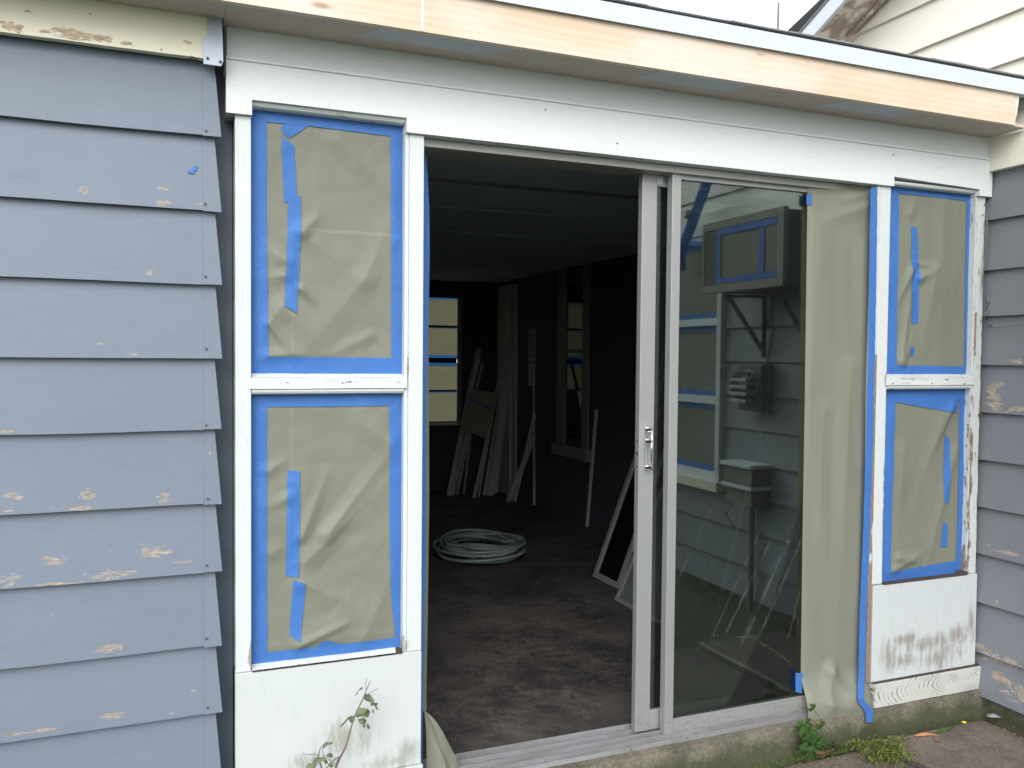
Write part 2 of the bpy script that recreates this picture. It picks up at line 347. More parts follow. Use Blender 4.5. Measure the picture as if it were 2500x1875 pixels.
M_gaprot = simple('dark_gap_and_rot', (.05, .04, .035), .9, 0, .5, 60)  # near black, for rotten bits and the painted shade of the gaps
M_rust = simple('rusty_nail_head', (.08, .055, .045), .7)
M_wire = simple('grey_cable_rubber', (.13, .13, .13), .6)
M_hose = None
def mat_hose():
    t = NT('green_braided_hose')
    v = t.n('ShaderNodeTexChecker'); t.l(t.pos, v.inputs[0]); v.inputs['Scale'].default_value = 130
    c = t.mix(v.outputs['Fac'], (.25, .30, .27), (.11, .16, .14)); return t.fin(t.shade(c, t.noise(30), .2), .4)
M_hose = mat_hose()
def mat_glass(name, tint, refl):
    t = NT(name); t.t.nodes.remove(t.b)
    tr = t.n('ShaderNodeBsdfTransparent'); tr.inputs[0].default_value = (*tint, 1)
    gl = t.n('ShaderNodeBsdfGlossy'); gl.inputs['Roughness'].default_value = .016; gl.inputs[0].default_value = (.86, .95, .95, 1)
    fr = t.n('ShaderNodeFresnel'); fr.inputs[0].default_value = 1.5
    f = t.math('MULTIPLY_ADD', fr.outputs[0], 1.0, refl, clamp=True)
    gm = t.n('ShaderNodeMixShader'); t.l(f, gm.inputs[0]); t.l(tr.outputs[0], gm.inputs[1]); t.l(gl.outputs[0], gm.inputs[2])
    df = t.n('ShaderNodeBsdfDiffuse'); df.inputs[0].default_value = (.5, .52, .48, 1)   # film of dust on the pane
    dm = t.n('ShaderNodeMixShader')
    dust = t.math('MULTIPLY_ADD', t.step(t.noise(110, 5, .8), .70, .73), .35, t.math('MULTIPLY', t.noise(3, 6, .7), .018))
    t.l(dust, dm.inputs[0]); t.l(gm.outputs[0], dm.inputs[1]); t.l(df.outputs[0], dm.inputs[2]); t.l(dm.outputs[0], t.out.inputs[0])
    return t.m
M_glass = mat_glass('tinted_door_glass', (.55, .60, .57), .06)
M_glassi = mat_glass('old_window_glass', (.7, .75, .75), .03)
def leafmat(name, c0, c1):
    t = NT(name); c = t.mix(t.noise(30, 4), c0, c1); t.fin(c, .5)
    tr = t.n('ShaderNodeBsdfTranslucent'); t.l(c, tr.inputs[0]); mx = t.n('ShaderNodeMixShader'); mx.inputs[0].default_value = .3
    t.l(t.b.outputs[0], mx.inputs[1]); t.l(tr.outputs[0], mx.inputs[2]); t.l(mx.outputs[0], t.out.inputs[0]); return t.m
M_leafd = leafmat('dull_green_leaf', (.09, .125, .065), (.17, .21, .12))
M_leafg = leafmat('bright_green_leaf', (.035, .095, .022), (.08, .165, .045))
M_leafy = leafmat('yellow_green_leaf', (.09, .14, .02), (.24, .27, .06))
M_stem = simple('brown_stem', (.16, .12, .11), .7)
M_stemy = simple('pale_stem', (.20, .24, .07), .6)
M_yel = simple('yellow_leaf', (.7, .55, .04), .6)
M_orl = simple('dead_orange_leaf', (.36, .17, .07), .7)
M_brl = simple('dead_brown_leaf', (.16, .07, .05), .7)
M_grass = leafmat('grass_blade', (.07, .13, .03), (.15, .2, .06))

# ------------------------------------------------------------------ ground and foundation
ground = MB().grid(lambda u, v: (-150+300*u, -150+300*v, -.215), 2, 2).build('ground', M_lawn); tag(ground, 'dark damp soil around the paving', None, None, 'structure')
patio = thing('patio', (2.0, -1.5, -.19), 'brown grey concrete slabs laid along the sunroom footing', None, None, 'structure')
def slab(x0, x1, y0, y1, z, m, label=None):
    n = 10
    mb = MB(); ox = rnd.random()*9
    def ed(u): return min(u, 1-u)
    def fn(u, v):
        x = x0+(x1-x0)*u; y = y0+(y1-y0)*v
        e = min(ed(u)*(x1-x0), ed(v)*(y1-y0))
        x += .006*noise.noise((x*7, y*7, ox)); y += .006*noise.noise((x*7, y*7, ox+5))
        return (x, y, z - .012*max(0, 1-e/.014)**2 + .003*noise.noise((x*3, y*3, ox)))
    us = 24
    # finer rows near the edges for the worn arris
    def q(t): return t if 0 < t < 1 else t
    mp = [0, .006, .014, .03] + [i/us for i in range(1, us)] + [.97, .986, .994, 1]
    mp = sorted(set(mp))
    vs = [fn(a, b) for b in mp for a in mp]; k = len(mp)
    fs = [(j*k+i, j*k+i+1, (j+1)*k+i+1, (j+1)*k+i) for j in range(k-1) for i in range(k-1)]
    mb.add(vs, fs)
    rim = [(i, 0) for i in range(k)] + [(k-1, j) for j in range(1, k)] + [(i, k-1) for i in range(k-2, -1, -1)] + [(0, j) for j in range(k-2, 0, -1)]
    top = [vs[j*k+i] for i, j in rim]; r = len(top)
    mb.add(top + [(p[0], p[1], -.23) for p in top], [(i, (i+1) % r, r+(i+1) % r, r+i) for i in range(r)])
    return mb.build('paving_slab', m, patio, smooth=True, label=label)
slab(2.618, 3.175, -1.05, -.072, -.170, M_slab, 'raised brown grey slab in the corner')
slab(1.60, 2.603, -1.05, -.075, -.192, M_slabb)
for i, x in enumerate((.58, -.44, -1.46)): slab(x, x+1.0, -1.05, -.06, -.192, M_slabb)
for j in range(0):
    for i in range(6): slab(-1.46+1.02*i, -.46+1.02*i, -2.07-1.02*j, -1.07-1.02*j, -.190-.003*((i+j) % 3), M_slabb if (i+j) % 2 else M_slab)
def found(u, v):
    x = .16+3.13*u; z = -.075 - .14*v
    return (x, -.022-.006*v+.006*noise.noise((x*5, z*9, 1))+.002*noise.noise((x*40, z*40, 2)), z)
fb = MB().grid(found, 200, 14)
fb.grid(lambda u, v: (.16+3.13*u, (-.022+.006*noise.noise(((.16+3.13*u)*5, -.675, 1)))*(1-v)+.16*v, -.075+.0015*noise.noise((u*90, v*9, 0))), 200, 8)
foundation = fb.build('foundation', M_found, None, smooth=True); tag(foundation, 'mossy concrete footing under the sunroom wall', None, None, 'structure')

# ------------------------------------------------------------------ left house wall
lw = thing('house_wall', (-.2, 0, -.19), 'blue grey clapboard house wall at left with peeling cream frieze board', 'wall')
def lap_x(x0, x1, z0, z1, yb, slant=0.0, seed=0, n=14, th=.013):
    """one lap board running along X: tilted, slightly wavy; right end cut at a slant"""
    mb = MB(); rows = []
    for i in range(n+1):
        u = i/n; x = x0+(x1-x0)*u; wv = .0034*noise.noise((x*2.3, seed, 0))+.0012*noise.noise((x*9, seed, 5)); wy = .0035*noise.noise((x*2.1, seed+4, 3))
        xt = x - slant*u
        rows.append([(x, yb+wy, z0+wv), (x, yb+th+wy, z0+wv), (xt, yb+.030, z1), (xt, yb+.030-th+.004, z1)])
    vs = [p for r in rows for p in r]
    fs = [(4*i+k, 4*i+(k+1) % 4, 4*i+4+(k+1) % 4, 4*i+4+k) for i in range(n) for k in range(4)] + [(0, 1, 2, 3), (4*n+3, 4*n+2, 4*n+1, 4*n)]
    return mb.add(vs, fs)
zl = [2.151, 1.945, 1.736, 1.528, 1.318, 1.114, .903, .706, .493, .296, .09, -.115]
for i, z in enumerate(zl[1:]):
    top = zl[i] + .014 if i else 2.17
    b = lap_x(-3.0, .0988, z, top, -.034, 0, i*3.1, 30).build('clapboard', M_sid, lw)
    e = lap_x(.0990, .149+rnd.uniform(-.0015, .0015), z+rnd.uniform(-.002, .002), top, -.0355, .019, i*3.1+1, 3).build('clapboard_end', M_sid, lw)
    nx, nz = .108+rnd.uniform(-.004, .004), z+rnd.uniform(.012, .028)
    nl = MB().prism([(nx+.0032*math.cos(a), nz+.0032*math.sin(a)) for a in [k*math.pi/4 for k in range(8)]], 'y', -.0375, -.03).build('nail', M_rust, e)
B('clapboard', -3.0, .13, -.012, .0, -.19, -.12, M_sid, lw)
B('sheathing', -3.0, .120, .012, .074, -.2, 2.30, M_dark, lw, 0)
B('corner_board', .1, .1855, .075, .088, -.19, 2.15, M_sidshade, lw, 0)
# frieze board with a slightly ragged lower edge, and its metal end strap
fz = MB()
n = 60
fpts = [(-3.0+3.112*i/n, 2.152+.0025*noise.noise((i*.5, 0, 0))) for i in range(n+1)]
fz.prism(fpts + [(.112, 2.32), (-3.0, 2.32)], 'y', -.055, -.03).build('frieze_board', M_cream, lw)
sp_ = [W(*p, -.06) for p in ((505,12),(541,18),(544,110),(545,150),(540,162),(497,156),(495,95),(507,82))]
st = MB().prism(sp_, 'y', -.062, -.0555).build('metal_strap', M_galv, lw)
for p in ((512,25),(507,143),(538,152)):
    X, Z = W(*p, -.06); MB().prism([(X+.004*math.cos(a), Z+.004*math.sin(a)) for a in [k*math.pi/4 for k in range(8)]], 'y', -.065, -.062).build('nail', M_rust, st)
tq = [(X_, -.0365-.0*Z_, Z_) for X_, Z_ in [W(*p, -.036) for p in ((457,420),(463,412),(470,411),(474,403),(483,402),(481,412),(475,417),(474,424),(466,421))]]
tq = [(p[0], -.034+(p[2]-1.736)*.085-.0022, p[2]) for p in tq]
tb = MB().add(tq, [tuple(range(len(tq)))]); tp = tb.build('tape_scrap', M_tape, None); tag(tp, 'tiny torn scrap of blue tape stuck on the second clapboard from the top', 'tape')


# ------------------------------------------------------------------ right house wall and gable
XR = 3.25
rw = thing('gable_house_wall', (XR, -1.5, -.19), 'grey clapboard gable wall at right with cream boards above', 'wall')
def lap_y(ya, yb_t, yb_b, z0, z1, xb, seed=0, n=30, th=.013, ya_t=None):
    """lap board running along Y; far end may be cut at the rake"""
    rows = []
    ya_t = ya if ya_t is None else ya_t
    for i in range(n+1):
        u = i/n; y = ya+(yb_b-ya)*u; yt = ya_t+(yb_t-ya_t)*u
        wv = .0018*noise.noise((y*1.7, seed, 9)); wx = .002*noise.noise((y*1.3, seed+4, 6))
        rows.append([(xb+wx, y, z0+wv), (xb+th+wx, y, z0+wv), (xb+.030, yt, z1), (xb+.030-th+.004, yt, z1)])
    vs = [p for r in rows for p in r]
    fs = [(4*i+k, 4*i+(k+1) % 4, 4*i+4+(k+1) % 4, 4*i+4+k) for i in range(n) for k in range(4)] + [(0, 1, 2, 3), (4*n+3, 4*n+2, 4*n+1, 4*n)]
    return MB().add(vs, fs)
zr = [2.125, 1.925, 1.715, 1.52, 1.315, 1.113, .911, .709, .508, .30, .085, -.10]
PEAKY = -1.3
WIN = (-2.86, -1.70, .50, 2.12)   # window opening on this wall: y0, y1, z0, z1
for i, z in enumerate(zr[1:]):
    top = zr[i]+.014 if i else 2.14
    if z > WIN[2]-.02:
        segs = [(.055, WIN[1]), (WIN[0], -5.2)]
    else: segs = [(.055, -5.2)]
    for (a, c) in segs:
        lap_y(a, c, c, z, top, XR-.03, i*2.3+a, 30).build('clapboard', M_sidr, rw)
B('frieze_board', XR-.045, XR-.012, -5.2, .03, 2.126, 2.262, M_creamr, rw)
B('sheathing', XR+.012, XR+.12, -5.2, 2.4, -.2, 2.95, M_dark, rw, 0)
fo = MB().grid(lambda u, v: (XR+.004+.012*noise.noise((u*20, v*3, 3)), .02-5.2*u, -.07-.15*v), 90, 8).build('foundation_wall', M_found, rw, smooth=True)
B('corner_post', 3.212, XR+.05, .045, .09, -.19, 2.2, M_sidr, rw, 0)
rz = lambda y: 2.955+(.891-y)*.464      # underside of the rake on the wall plane
zc = [2.262, 2.36, 2.565, 2.765, 2.966, 3.17, 3.37, 3.57, 3.77]
for i, z in enumerate(zc[:-1]):
    z1 = min(zc[i+1]+.014, rz(PEAKY))
    yb, yt = .891-(z-2.955)/.464, .891-(z1-2.955)/.464
    if z < 2.36: lap_y(-5.2, .03, .03, z, z1, XR-.03, i).build('gable_clapboard', M_creamr, rw); continue
    yb, yt = min(yb, 2.2), min(yt, 2.2)
    ya, yat = (2*PEAKY-(.891-(z-2.955)/.464), 2*PEAKY-(.891-(z1-2.955)/.464))
    lap_y(max(ya, -5.2), yt, yb, z, z1, XR-.03, i+40, ya_t=max(yat, -5.2)).build('gable_clapboard', M_creamr, rw)
# sheathing triangle behind the gable boards
MB().prism([(2.3, 2.9), (PEAKY, rz(PEAKY)+.0), (2*PEAKY-2.3, 2.9)], 'x', XR+.012, XR+.1).build('gable_sheathing', M_dark, rw)
def mat_weathered():
    t = NT('weathered_soffit'); n = t.noise(5, 9, .75, (1, 1, 1), (0, 0, 0), .5); g = t.noise(10, 7, .7, (4, 1, 4))
    c = t.mix(t.step(n, .42, .56), (.28, .22, .18), (.66, .60, .52)); c = t.mix(t.step(g, .55, .7), c, (.16, .13, .11)); return t.fin(c, .8, t.bump(g, .5, .003))
M_weath = mat_weathered()
roof2 = thing('gable_roof', (XR-.1, .9, 2.93), 'shallow gable roof edge with white rake fascia over weathered soffit', 'roof')
def rake(yA, yB, x0, x1, lo, hi, name, m):
    za = lambda y: 2.925+(.842-y)*.455
    return MB().prism([(yA, za(yA)+lo), (yB, za(yB)+lo), (yB, za(yB)+hi), (yA, za(yA)+hi)], 'x', x0, x1).build(name, m, roof2)
rake(2.4, PEAKY, 2.985, 3.003, 0, .082, 'fascia_board', M_drip)
rake(2.4, PEAKY, 3.004, 3.245, .012, .03, 'soffit', M_weath)
rake(2.4, PEAKY, 3.175, 3.19, -.006, .011, 'soffit_batten', M_weath)
rake(2.4, PEAKY, 2.982, 4.5, .083, .087, 'roof_deck', M_shing)
for y in (2.4, 1.9, 1.4, .9, .4, -.1, -.6, -1.1):
    za = 2.925+(.842-y)*.455
    MB().prism([(y, za+.088), (max(y-.5, PEAKY), 2.925+(.842-max(y-.5, PEAKY))*.455+.088), (max(y-.5, PEAKY), 2.925+(.842-max(y-.5, PEAKY))*.455+.0925), (y, za+.094)], 'x', 2.978+rnd.uniform(-.004, .004), 3.3).build('shingle', M_shing, roof2)

# window, air conditioner and boxes on the right wall (seen mirrored in the door glass)
def sheet_y(name, m, parent, x, ya, yb, za, zb, amp=.004, seed=0, nu=30, nv=24):
    return MB().grid(lambda u, v: (x-amp*(.5+noise.noise((u*3, v*3, seed))+.5*abs(noise.noise((u*7, v*7, seed+3)))), ya+(yb-ya)*u, za+(zb-za)*v), nu, nv).build(name, m, parent, smooth=True)
def tape_y(parent, x, ya, yb, za, zb, **k):
    return MB().grid(lambda u, v: (x, ya+(yb-ya)*u, za+(zb-za)*v), 4, 4).build('tape_strip', M_tape, parent)
rwin = thing('side_window', (XR-.02, -2.28, .5), 'white framed window on the gable wall, reflected in the door glass', 'window')
y0, y1 = WIN[0], WIN[1]
B('casing', XR-.055, XR+.02, y1-.045, y1, .56, 2.12, M_whitev, rwin)
B('casing', XR-.055, XR+.02, y0, y0+.045, .56, 2.12, M_whitev, rwin)
B('head_casing', XR-.058, XR+.02, y0, y1, 2.12, 2.19, M_white, rwin)
B('sill', XR-.085, XR+.02, y0-.03, y1+.02, .50, .56, M_cream, rwin)
for (a, c) in ((.56, .612), (1.043, 1.092), (1.54, 1.587), (2.075, 2.12)): B('sash_rail', XR-.045, XR+.015, y0+.047, y1-.047, a, c, M_white, rwin)
B('pane', XR-.004, XR, y0+.047, y1-.047, .612, 2.075, M_glassi, rwin, 0)
rpap = thing('masking_paper', (XR-.01, -2.28, .6), 'tan masking paper sheets taped over the side window beside the air conditioner', 'paper')
for k, (a, c) in enumerate(((.614, 1.041), (1.094, 1.538), (1.589, 2.073))):
    for j, (ya, yb) in enumerate(((y0+.05, -2.30), (-2.29, y1-.05))):
        pass
    s = sheet_y('sheet', M_paper, rpap, XR-.012, y0+.05, y1-.05, a, c, .004, k)
    for (ya, yb, za, zb) in ((y0+.05, y1-.05, a, a+.035), (y0+.05, y1-.05, c-.035, c), (y0+.05, y0+.09, a+.036, c-.036), (-2.28, -2.235, a+.036, c-.036), (y1-.085, y1-.05, a+.036, c-.036)):
        tape_y(rpap, XR-.0195, ya, yb, za, zb)
ac = thing('air_conditioner', (3.05, -1.08, 1.69), 'boxy grey window air conditioner papered over, on the gable wall', 'air conditioner')
M_acb = simple('grey_beige_metal', (.17, .165, .14), .5, 0, .1)
M_acd = simple('dark_steel_case', (.045, .055, .065), .5, 0, .1)
A0, A1, AZ0, AZ1, AX = -1.44, -.74, 1.70, 2.10, 2.87
MB().box(AX+.03, 3.24, A0+.01, A1-.01, AZ0+.01, AZ1-.01, .004).build('case', M_acd, ac)
for (a, c, d, e) in ((A0, A1, AZ1-.045, AZ1), (A0, A1, AZ0, AZ0+.045)): B('front_frame', AX, AX+.03, a, c, d, e, M_acb, ac)
B('front_frame', AX, AX+.03, A1-.05, A1, AZ0+.046, AZ1-.046, M_acb, ac)
B('front_frame', AX, AX+.03, A0, A0+.02, AZ0+.046, AZ1-.046, M_acb, ac)
for k in range(24): B('grille_louvre', AX+.004, AX+.028, A0+.022, A0+.135, AZ0+.05+k*.0127, AZ0+.056+k*.0127, M_acb, ac, 0)
acp = thing('masking_paper', (AX-.005, -1.05, 1.75), 'masking paper edged in blue tape over the air conditioner front', 'paper')
sheet_y('sheet', M_paper, acp, AX+.008, A0+.14, A1-.052, AZ0+.047, AZ1-.047, .004, 9)
for q in ((A0+.14, A0+.175, AZ0+.047, AZ1-.047), (A0+.176, A1-.055, AZ0+.047, AZ0+.08), (A0+.176, A1-.055, AZ1-.082, AZ1-.047), (A1-.19, A1-.15, AZ0+.081, AZ1-.083)): tape_y(acp, AX-.001, *q)
br = thing('wall_bracket', (3.1, -1.15, 1.45), 'dark steel angle brackets under the air conditioner', 'bracket')
for y in (-1.30, -.88):
    MB().bar((AX+.08, y, 1.69), (3.215, y, 1.36), .03, .012).build('strut', M_acd, br); MB().bar((AX+.06, y, 1.688), (3.215, y, 1.688), .03, .012).build('arm', M_acd, br); MB().bar((3.205, y, 1.69), (3.205, y, 1.34), .03, .012).build('upright', M_acd, br)
MB().tube([(3.19, -1.22, 1.69), (3.2, -1.21, 1.5), (3.19, -1.24, 1.36), (3.19, -1.25, 1.30)], .007).build('cable', M_wire, br)
mt = thing('electric_meter', (3.15, -1.34, 1.03), 'round glass electric meter on its box on the gable wall', 'electric meter')
M_meterg = simple('meter_housing', (.36, .37, .36), .3, .6)
def disc_x(x0, x1, y, z, r0, r1, n=24):
    vs = [(x0, y+r0*math.cos(2*math.pi*i/n), z+r0*math.sin(2*math.pi*i/n)) for i in range(n)] + [(x1, y+r1*math.cos(2*math.pi*i/n), z+r1*math.sin(2*math.pi*i/n)) for i in range(n)]
    return MB().add(vs, [tuple(range(n))[::-1], tuple(range(n, 2*n))]+[(i, (i+1) % n, n+(i+1) % n, n+i) for i in range(n)])
MB().box(3.13, 3.22, -1.43, -1.22, 1.03, 1.30, .006).build('box', M_acd, mt)
disc_x(3.06, 3.13, -1.33, 1.18, .080, .086).build('dome', M_glassi, mt)
disc_x(3.118, 3.128, -1.33, 1.18, .09, .092).build('ring', M_meterg, mt)
for k, z in enumerate((1.21, 1.17, 1.13, 1.09)): B('dial_plate', 3.05, 3.112, -1.405, -1.255, z-.009, z+.009, M_meterg, mt, .001)
jb = thing('utility_box', (3.15, -1.36, .47), 'weathered junction box with lid below the meter on the gable wall', 'box')
MB().box(3.09, 3.22, -1.50, -1.24, .60, .70, .005).build('upper_case', M_acb, jb)
MB().box(3.07, 3.22, -1.515, -1.225, .702, .725, .004).build('lid', M_whitev, jb)
MB().box(3.10, 3.22, -1.49, -1.25, .48, .575, .005).build('lower_case', M_acb, jb)
MB().box(3.075, 3.22, -1.505, -1.225, .577, .598, .003).build('flange', M_whitev, jb)
MB().tube([(3.19, -1.36, .48), (3.19, -1.36, -.15)], .018, 10).build('conduit', M_wire, jb)
MB().tube([(3.15, -1.47, .48), (3.12, -1.52, .40), (3.14, -1.46, .33), (3.17, -1.40, .31)], .005).build('red_wire', simple('red_wire_sheath', (.25, .03, .03), .5), jb)
ms = thing('service_pipe', (3.1, -1.8, 2.0), 'blue taped slanting pipe with round insulators above the side window', 'pipe')
MB().tube([(3.10, -1.62, 2.62), (3.10, -1.76, 2.38), (3.10, -1.93, 2.13), (3.12, -2.05, 2.02), (3.16, -2.1, 1.92)], .034, 12).build('pipe', M_tape, ms, smooth=True)
MB().tube([(3.10, -1.90, 2.06), (3.12, -1.72, 2.03), (3.14, -1.45, 2.02)], .02, 10).build('branch', M_tape, ms, smooth=True)
for y, z in ((-1.88, 2.24), (-2.0, 2.07), (-2.03, 1.98)): disc_x(3.03, 3.075, y, z, .024, .03, 16).build('insulator', M_meterg, ms)

# loose cable at the wall corner
cb = thing('cable', (3.2, 0, 1.3), 'thin grey cable hanging down the inside corner by the right post', 'cable')
def wpts(lst, off=.0): return [(W(a, b, off)[0], off, W(a, b, off)[1]) for a, b in lst]
MB().tube(wpts([(2409,520),(2405,590),(2402,650),(2398,690),(2402,720),(2411,748),(2405,765),(2401,772)], -.012), .0022, 5).build('strand', M_wire, cb, smooth=True)
MB().tube(wpts([(2411,540),(2408,600),(2401,665),(2400,705),(2408,735),(2424,745),(2412,765),(2402,770),(2404,786),(2417,796),(2432,790),(2455,781)], -.02), .002, 5).build('strand', M_wire, cb, smooth=True)
MB().tube([(3.222, -.02, 1.475), (3.205, -.08, 1.470), (3.205, -.14, 1.476), (3.205, -.3, 1.478), (3.205, -.6, 1.47)], .002, 5).build('strand', M_wire, cb, smooth=True)
for (a, b, r) in ((2390.5, 1012, .006),): 
    X, Z = W(a, b, -.004); MB().tube([(X, -.004, Z), (X, -.016, Z)], r, 8).build('clip', M_rust, cb)

# ------------------------------------------------------------------ sunroom front wall
sw = thing('sunroom_wall', (1.7, 0, -.075), 'white painted sunroom front wall framing the open sliding door', 'wall')
def wavy_board(name, x0, x1, y0, y1, z0, z1, m, seed=0, amp=.001, n=60, parent=sw, label=None):
    rows = []
    for i in range(n+1):
        x = x0+(x1-x0)*i/n; a = amp*noise.noise((x*4, seed, 0)); b = amp*noise.noise((x*4, seed, 5)); c = 1.5*amp*noise.noise((x*1.5, seed, 8))
        rows.append([(x, y0+c, z0+a+.0015), (x, y0+.0015+c, z0+a), (x, y1, z0+a), (x, y1, z1+b), (x, y0+.0015+c, z1+b), (x, y0+c, z1+b-.0015)])
    vs = [p for r in rows for p in r]; k = 6
    return MB().add(vs, [(k*i+j, k*i+(j+1) % k, k*i+k+(j+1) % k, k*i+k+j) for i in range(n) for j in range(k)] + [tuple(range(k)), tuple(k*n+j for j in range(k))[::-1]]).build(name, m, parent, label=label)
HB, HT = 2.022, 2.172
def header(pts_):
    out = []
    for (a, b) in zip(pts_, pts_[1:]+pts_[:1]):
        n = max(1, int(math.dist(a, b)/.06)); out += [(a[0]+(b[0]-a[0])*i/n, a[1]+(b[1]-a[1])*i/n+.001*noise.noise(((a[0]+(b[0]-a[0])*i/n)*4, a[1]*3, 1))) for i in range(n)]
    return out
WH = 2.0655
MB().prism(header([(.163, HB), (.234, HB), (.234, WH), (.6935, WH), (.6935, HB), (2.683, HB), (2.683, WH-.006), (3.155, WH-.018), (3.155, HB), (3.226, HB), (3.226, HT), (.163, HT)]), 'y', -.014, .10).build('header_board', M_white, sw)
wavy_board('bead', .163, 3.222, -.019, .0, HT+.0001, HT+.0085, M_white, 2, .0008)
wavy_board('upper_header_board', .166, 3.215, -.006, .10, HT+.0086, 2.30, M_white, 3)
def post(x0, x1, z0, z1, m=M_whitev, y0=0.0, y1=.09): return B('post', x0, x1, y0, y1, z0, z1, m, sw, .002)
post(.188, .2325, .392, HB-.001); post(.7065, .7535, .392, HB-.001); post(2.629, 2.681, .427, HB-.001); B('post_edge', 2.609, 2.6285, .0, .011, .03, HB-.001, M_jamb, sw, .002, label='flaking post edge with bare brown wood'); post(3.168, 3.206, .424, HB-.001, M_worn)
B('door_jamb', 2.605, 2.6325, .017, .10, .026, HB-.001, M_worn, sw, .002)
# window surrounds (frame strips, rails) and lower panels
def wframe(x0, x1, mv, mh):
    fr = B('window_frame', x1-.0, x1+.0125, .004, .08, .39, HB-.001, mv, sw)
    # head stop: a rounded moulding let into the header
    for (zt, nm) in ((WH-(.0 if x0 < 1 else .019), 'head_stop'), (1.2275, 'middle_stop')):
        pts = [(-.0005, zt-.0005), (-.0005, zt-.006), (.003, zt-.012), (.010, zt-.015), (.05, zt-.015), (.05, zt-.0005)]
        MB().prism(pts, 'x', x0, x1-.001).build(nm, mh, sw)
    wavy_board('middle_rail', x0-.006, x1+.008, -.004, .05, 1.2285, 1.2625, mh, x0, .0012, 20)
    MB().prism([(.000, 1.263), (.048, 1.279), (.048, 1.263)], 'x', x0+.001, x1-.001).build('rail_sill', mh, sw)
    MB().prism([(.002, .393), (.048, .405), (.048, .392)], 'x', x0+.001, x1-.001).build('bottom_stop', mh, sw)
wframe(.234, .6935, M_whitev, M_wornx); wframe(2.683, 3.155, M_worn, M_wornx)
# short lowered header pieces over each window reach up under the header: the opening rises above the door head
B('lower_panel', .187, .7535, -.003, .035, .026, .3905, M_panL, sw, .002); B('lower_panel', 2.6335, 3.213, -.003, .035, .030, .4225, M_panR, sw, .002)
wavy_board('sill_board', .16, .757, -.012, .05, -.073, .0245, M_panL, 9, .0012, 20); 
wavy_board('sill_board', 2.640, 3.256, -.016, .05, -.073, .0235, M_sill, 7, .0018, 30, label='sill board with raised dark wood grain')
MB().box(2.64, 3.25, -.010, .04, .0245, .0295).build('sill_ledge', M_gaprot, sw)
 
for x, z, y in ((2405,500,-.0145),(2400,525,-.0145),(1507,350,-.0145),(1332,268,-.0145),(2181,378,-.0145),(2275,936,-.0045),(2180,936,-.0045),(2355,937,-.0045)):
    X, Z = W(x, z, y); MB().prism([(X+.003*math.cos(a), Z+.003*math.sin(a)) for a in [k*math.pi/4 for k in range(8)]], 'y', y-.001, y+.004).build('nail', M_rust, sw)
rg = [(2.683+.47*i/60, .4228+.0015) for i in range(61)]
MB().prism([(2.686+.468*i/60, .4215) for i in range(61)]+[(2.686+.468*i/60, .4245+.0035*abs(noise.noise((i*.7, 2, 2)))+(.012 if i > 56 else 0)) for i in range(60, -1, -1)], 'y', -.0045, .03).build('gap_shade_rot_edge', M_gaprot, sw)  # dark strip painted for the shaded gap; its raised end is rotten wood
MB().prism([(.236+.455*i/60, .3895) for i in range(61)]+[(.236+.455*i/60, .3905+.003*max(0, noise.noise((i*.6, 5, 2))-.1)+(.010 if i > 57 else 0)) for i in range(60, -1, -1)], 'y', -.0042, .03).build('gap_shade_rot_edge', M_gaprot, sw)  # thinner strip for the left gap's shade, with a rotten corner
# window panes behind the paper
for (x0, x1) in ((.234, .693), (2.683, 3.155)):
    for (a, c) in ((.405, 1.21), (1.28, 2.05)): B('window_pane', x0, x1, .062, .066, a, c, M_glassi, sw, 0)

# ------------------------------------------------------------------ masking paper and tape
def foldset(folds, seed, amp, base=.0):
    def h(x, z):
        v = amp*(.9*noise.noise((x*5, z*4, seed)) + .45*noise.noise((x*11, z*9, seed+7)))
        v += amp*.35*abs(noise.noise((x*16+1.5*noise.noise((x*6, z*6, seed)), z*13, seed+3)))
        for (ax, az, bx, bz, wd, am) in folds:
            dx, dz = bx-ax, bz-az; L2 = dx*dx+dz*dz; t = ((x-ax)*dx+(z-az)*dz)/L2; tc = min(1, max(0, t))
            d = math.hypot(x-ax-tc*dx, z-az-tc*dz); k = max(0, 1-d/wd); v += am*1.15*k**1.25*(1-.75*tc)
        return base+v
    return h
def P(lst, Y): return [W(a, b, Y) for a, b in lst]
def quadmap(c):   # corners TL, TR, BR, BL -> bilinear
    def f(u, v):
        tl, tr, br_, bl = c
        return tuple((1-v)*((1-u)*tl[i]+u*tr[i]) + v*((1-u)*bl[i]+u*br_[i]) for i in range(2))
    return f
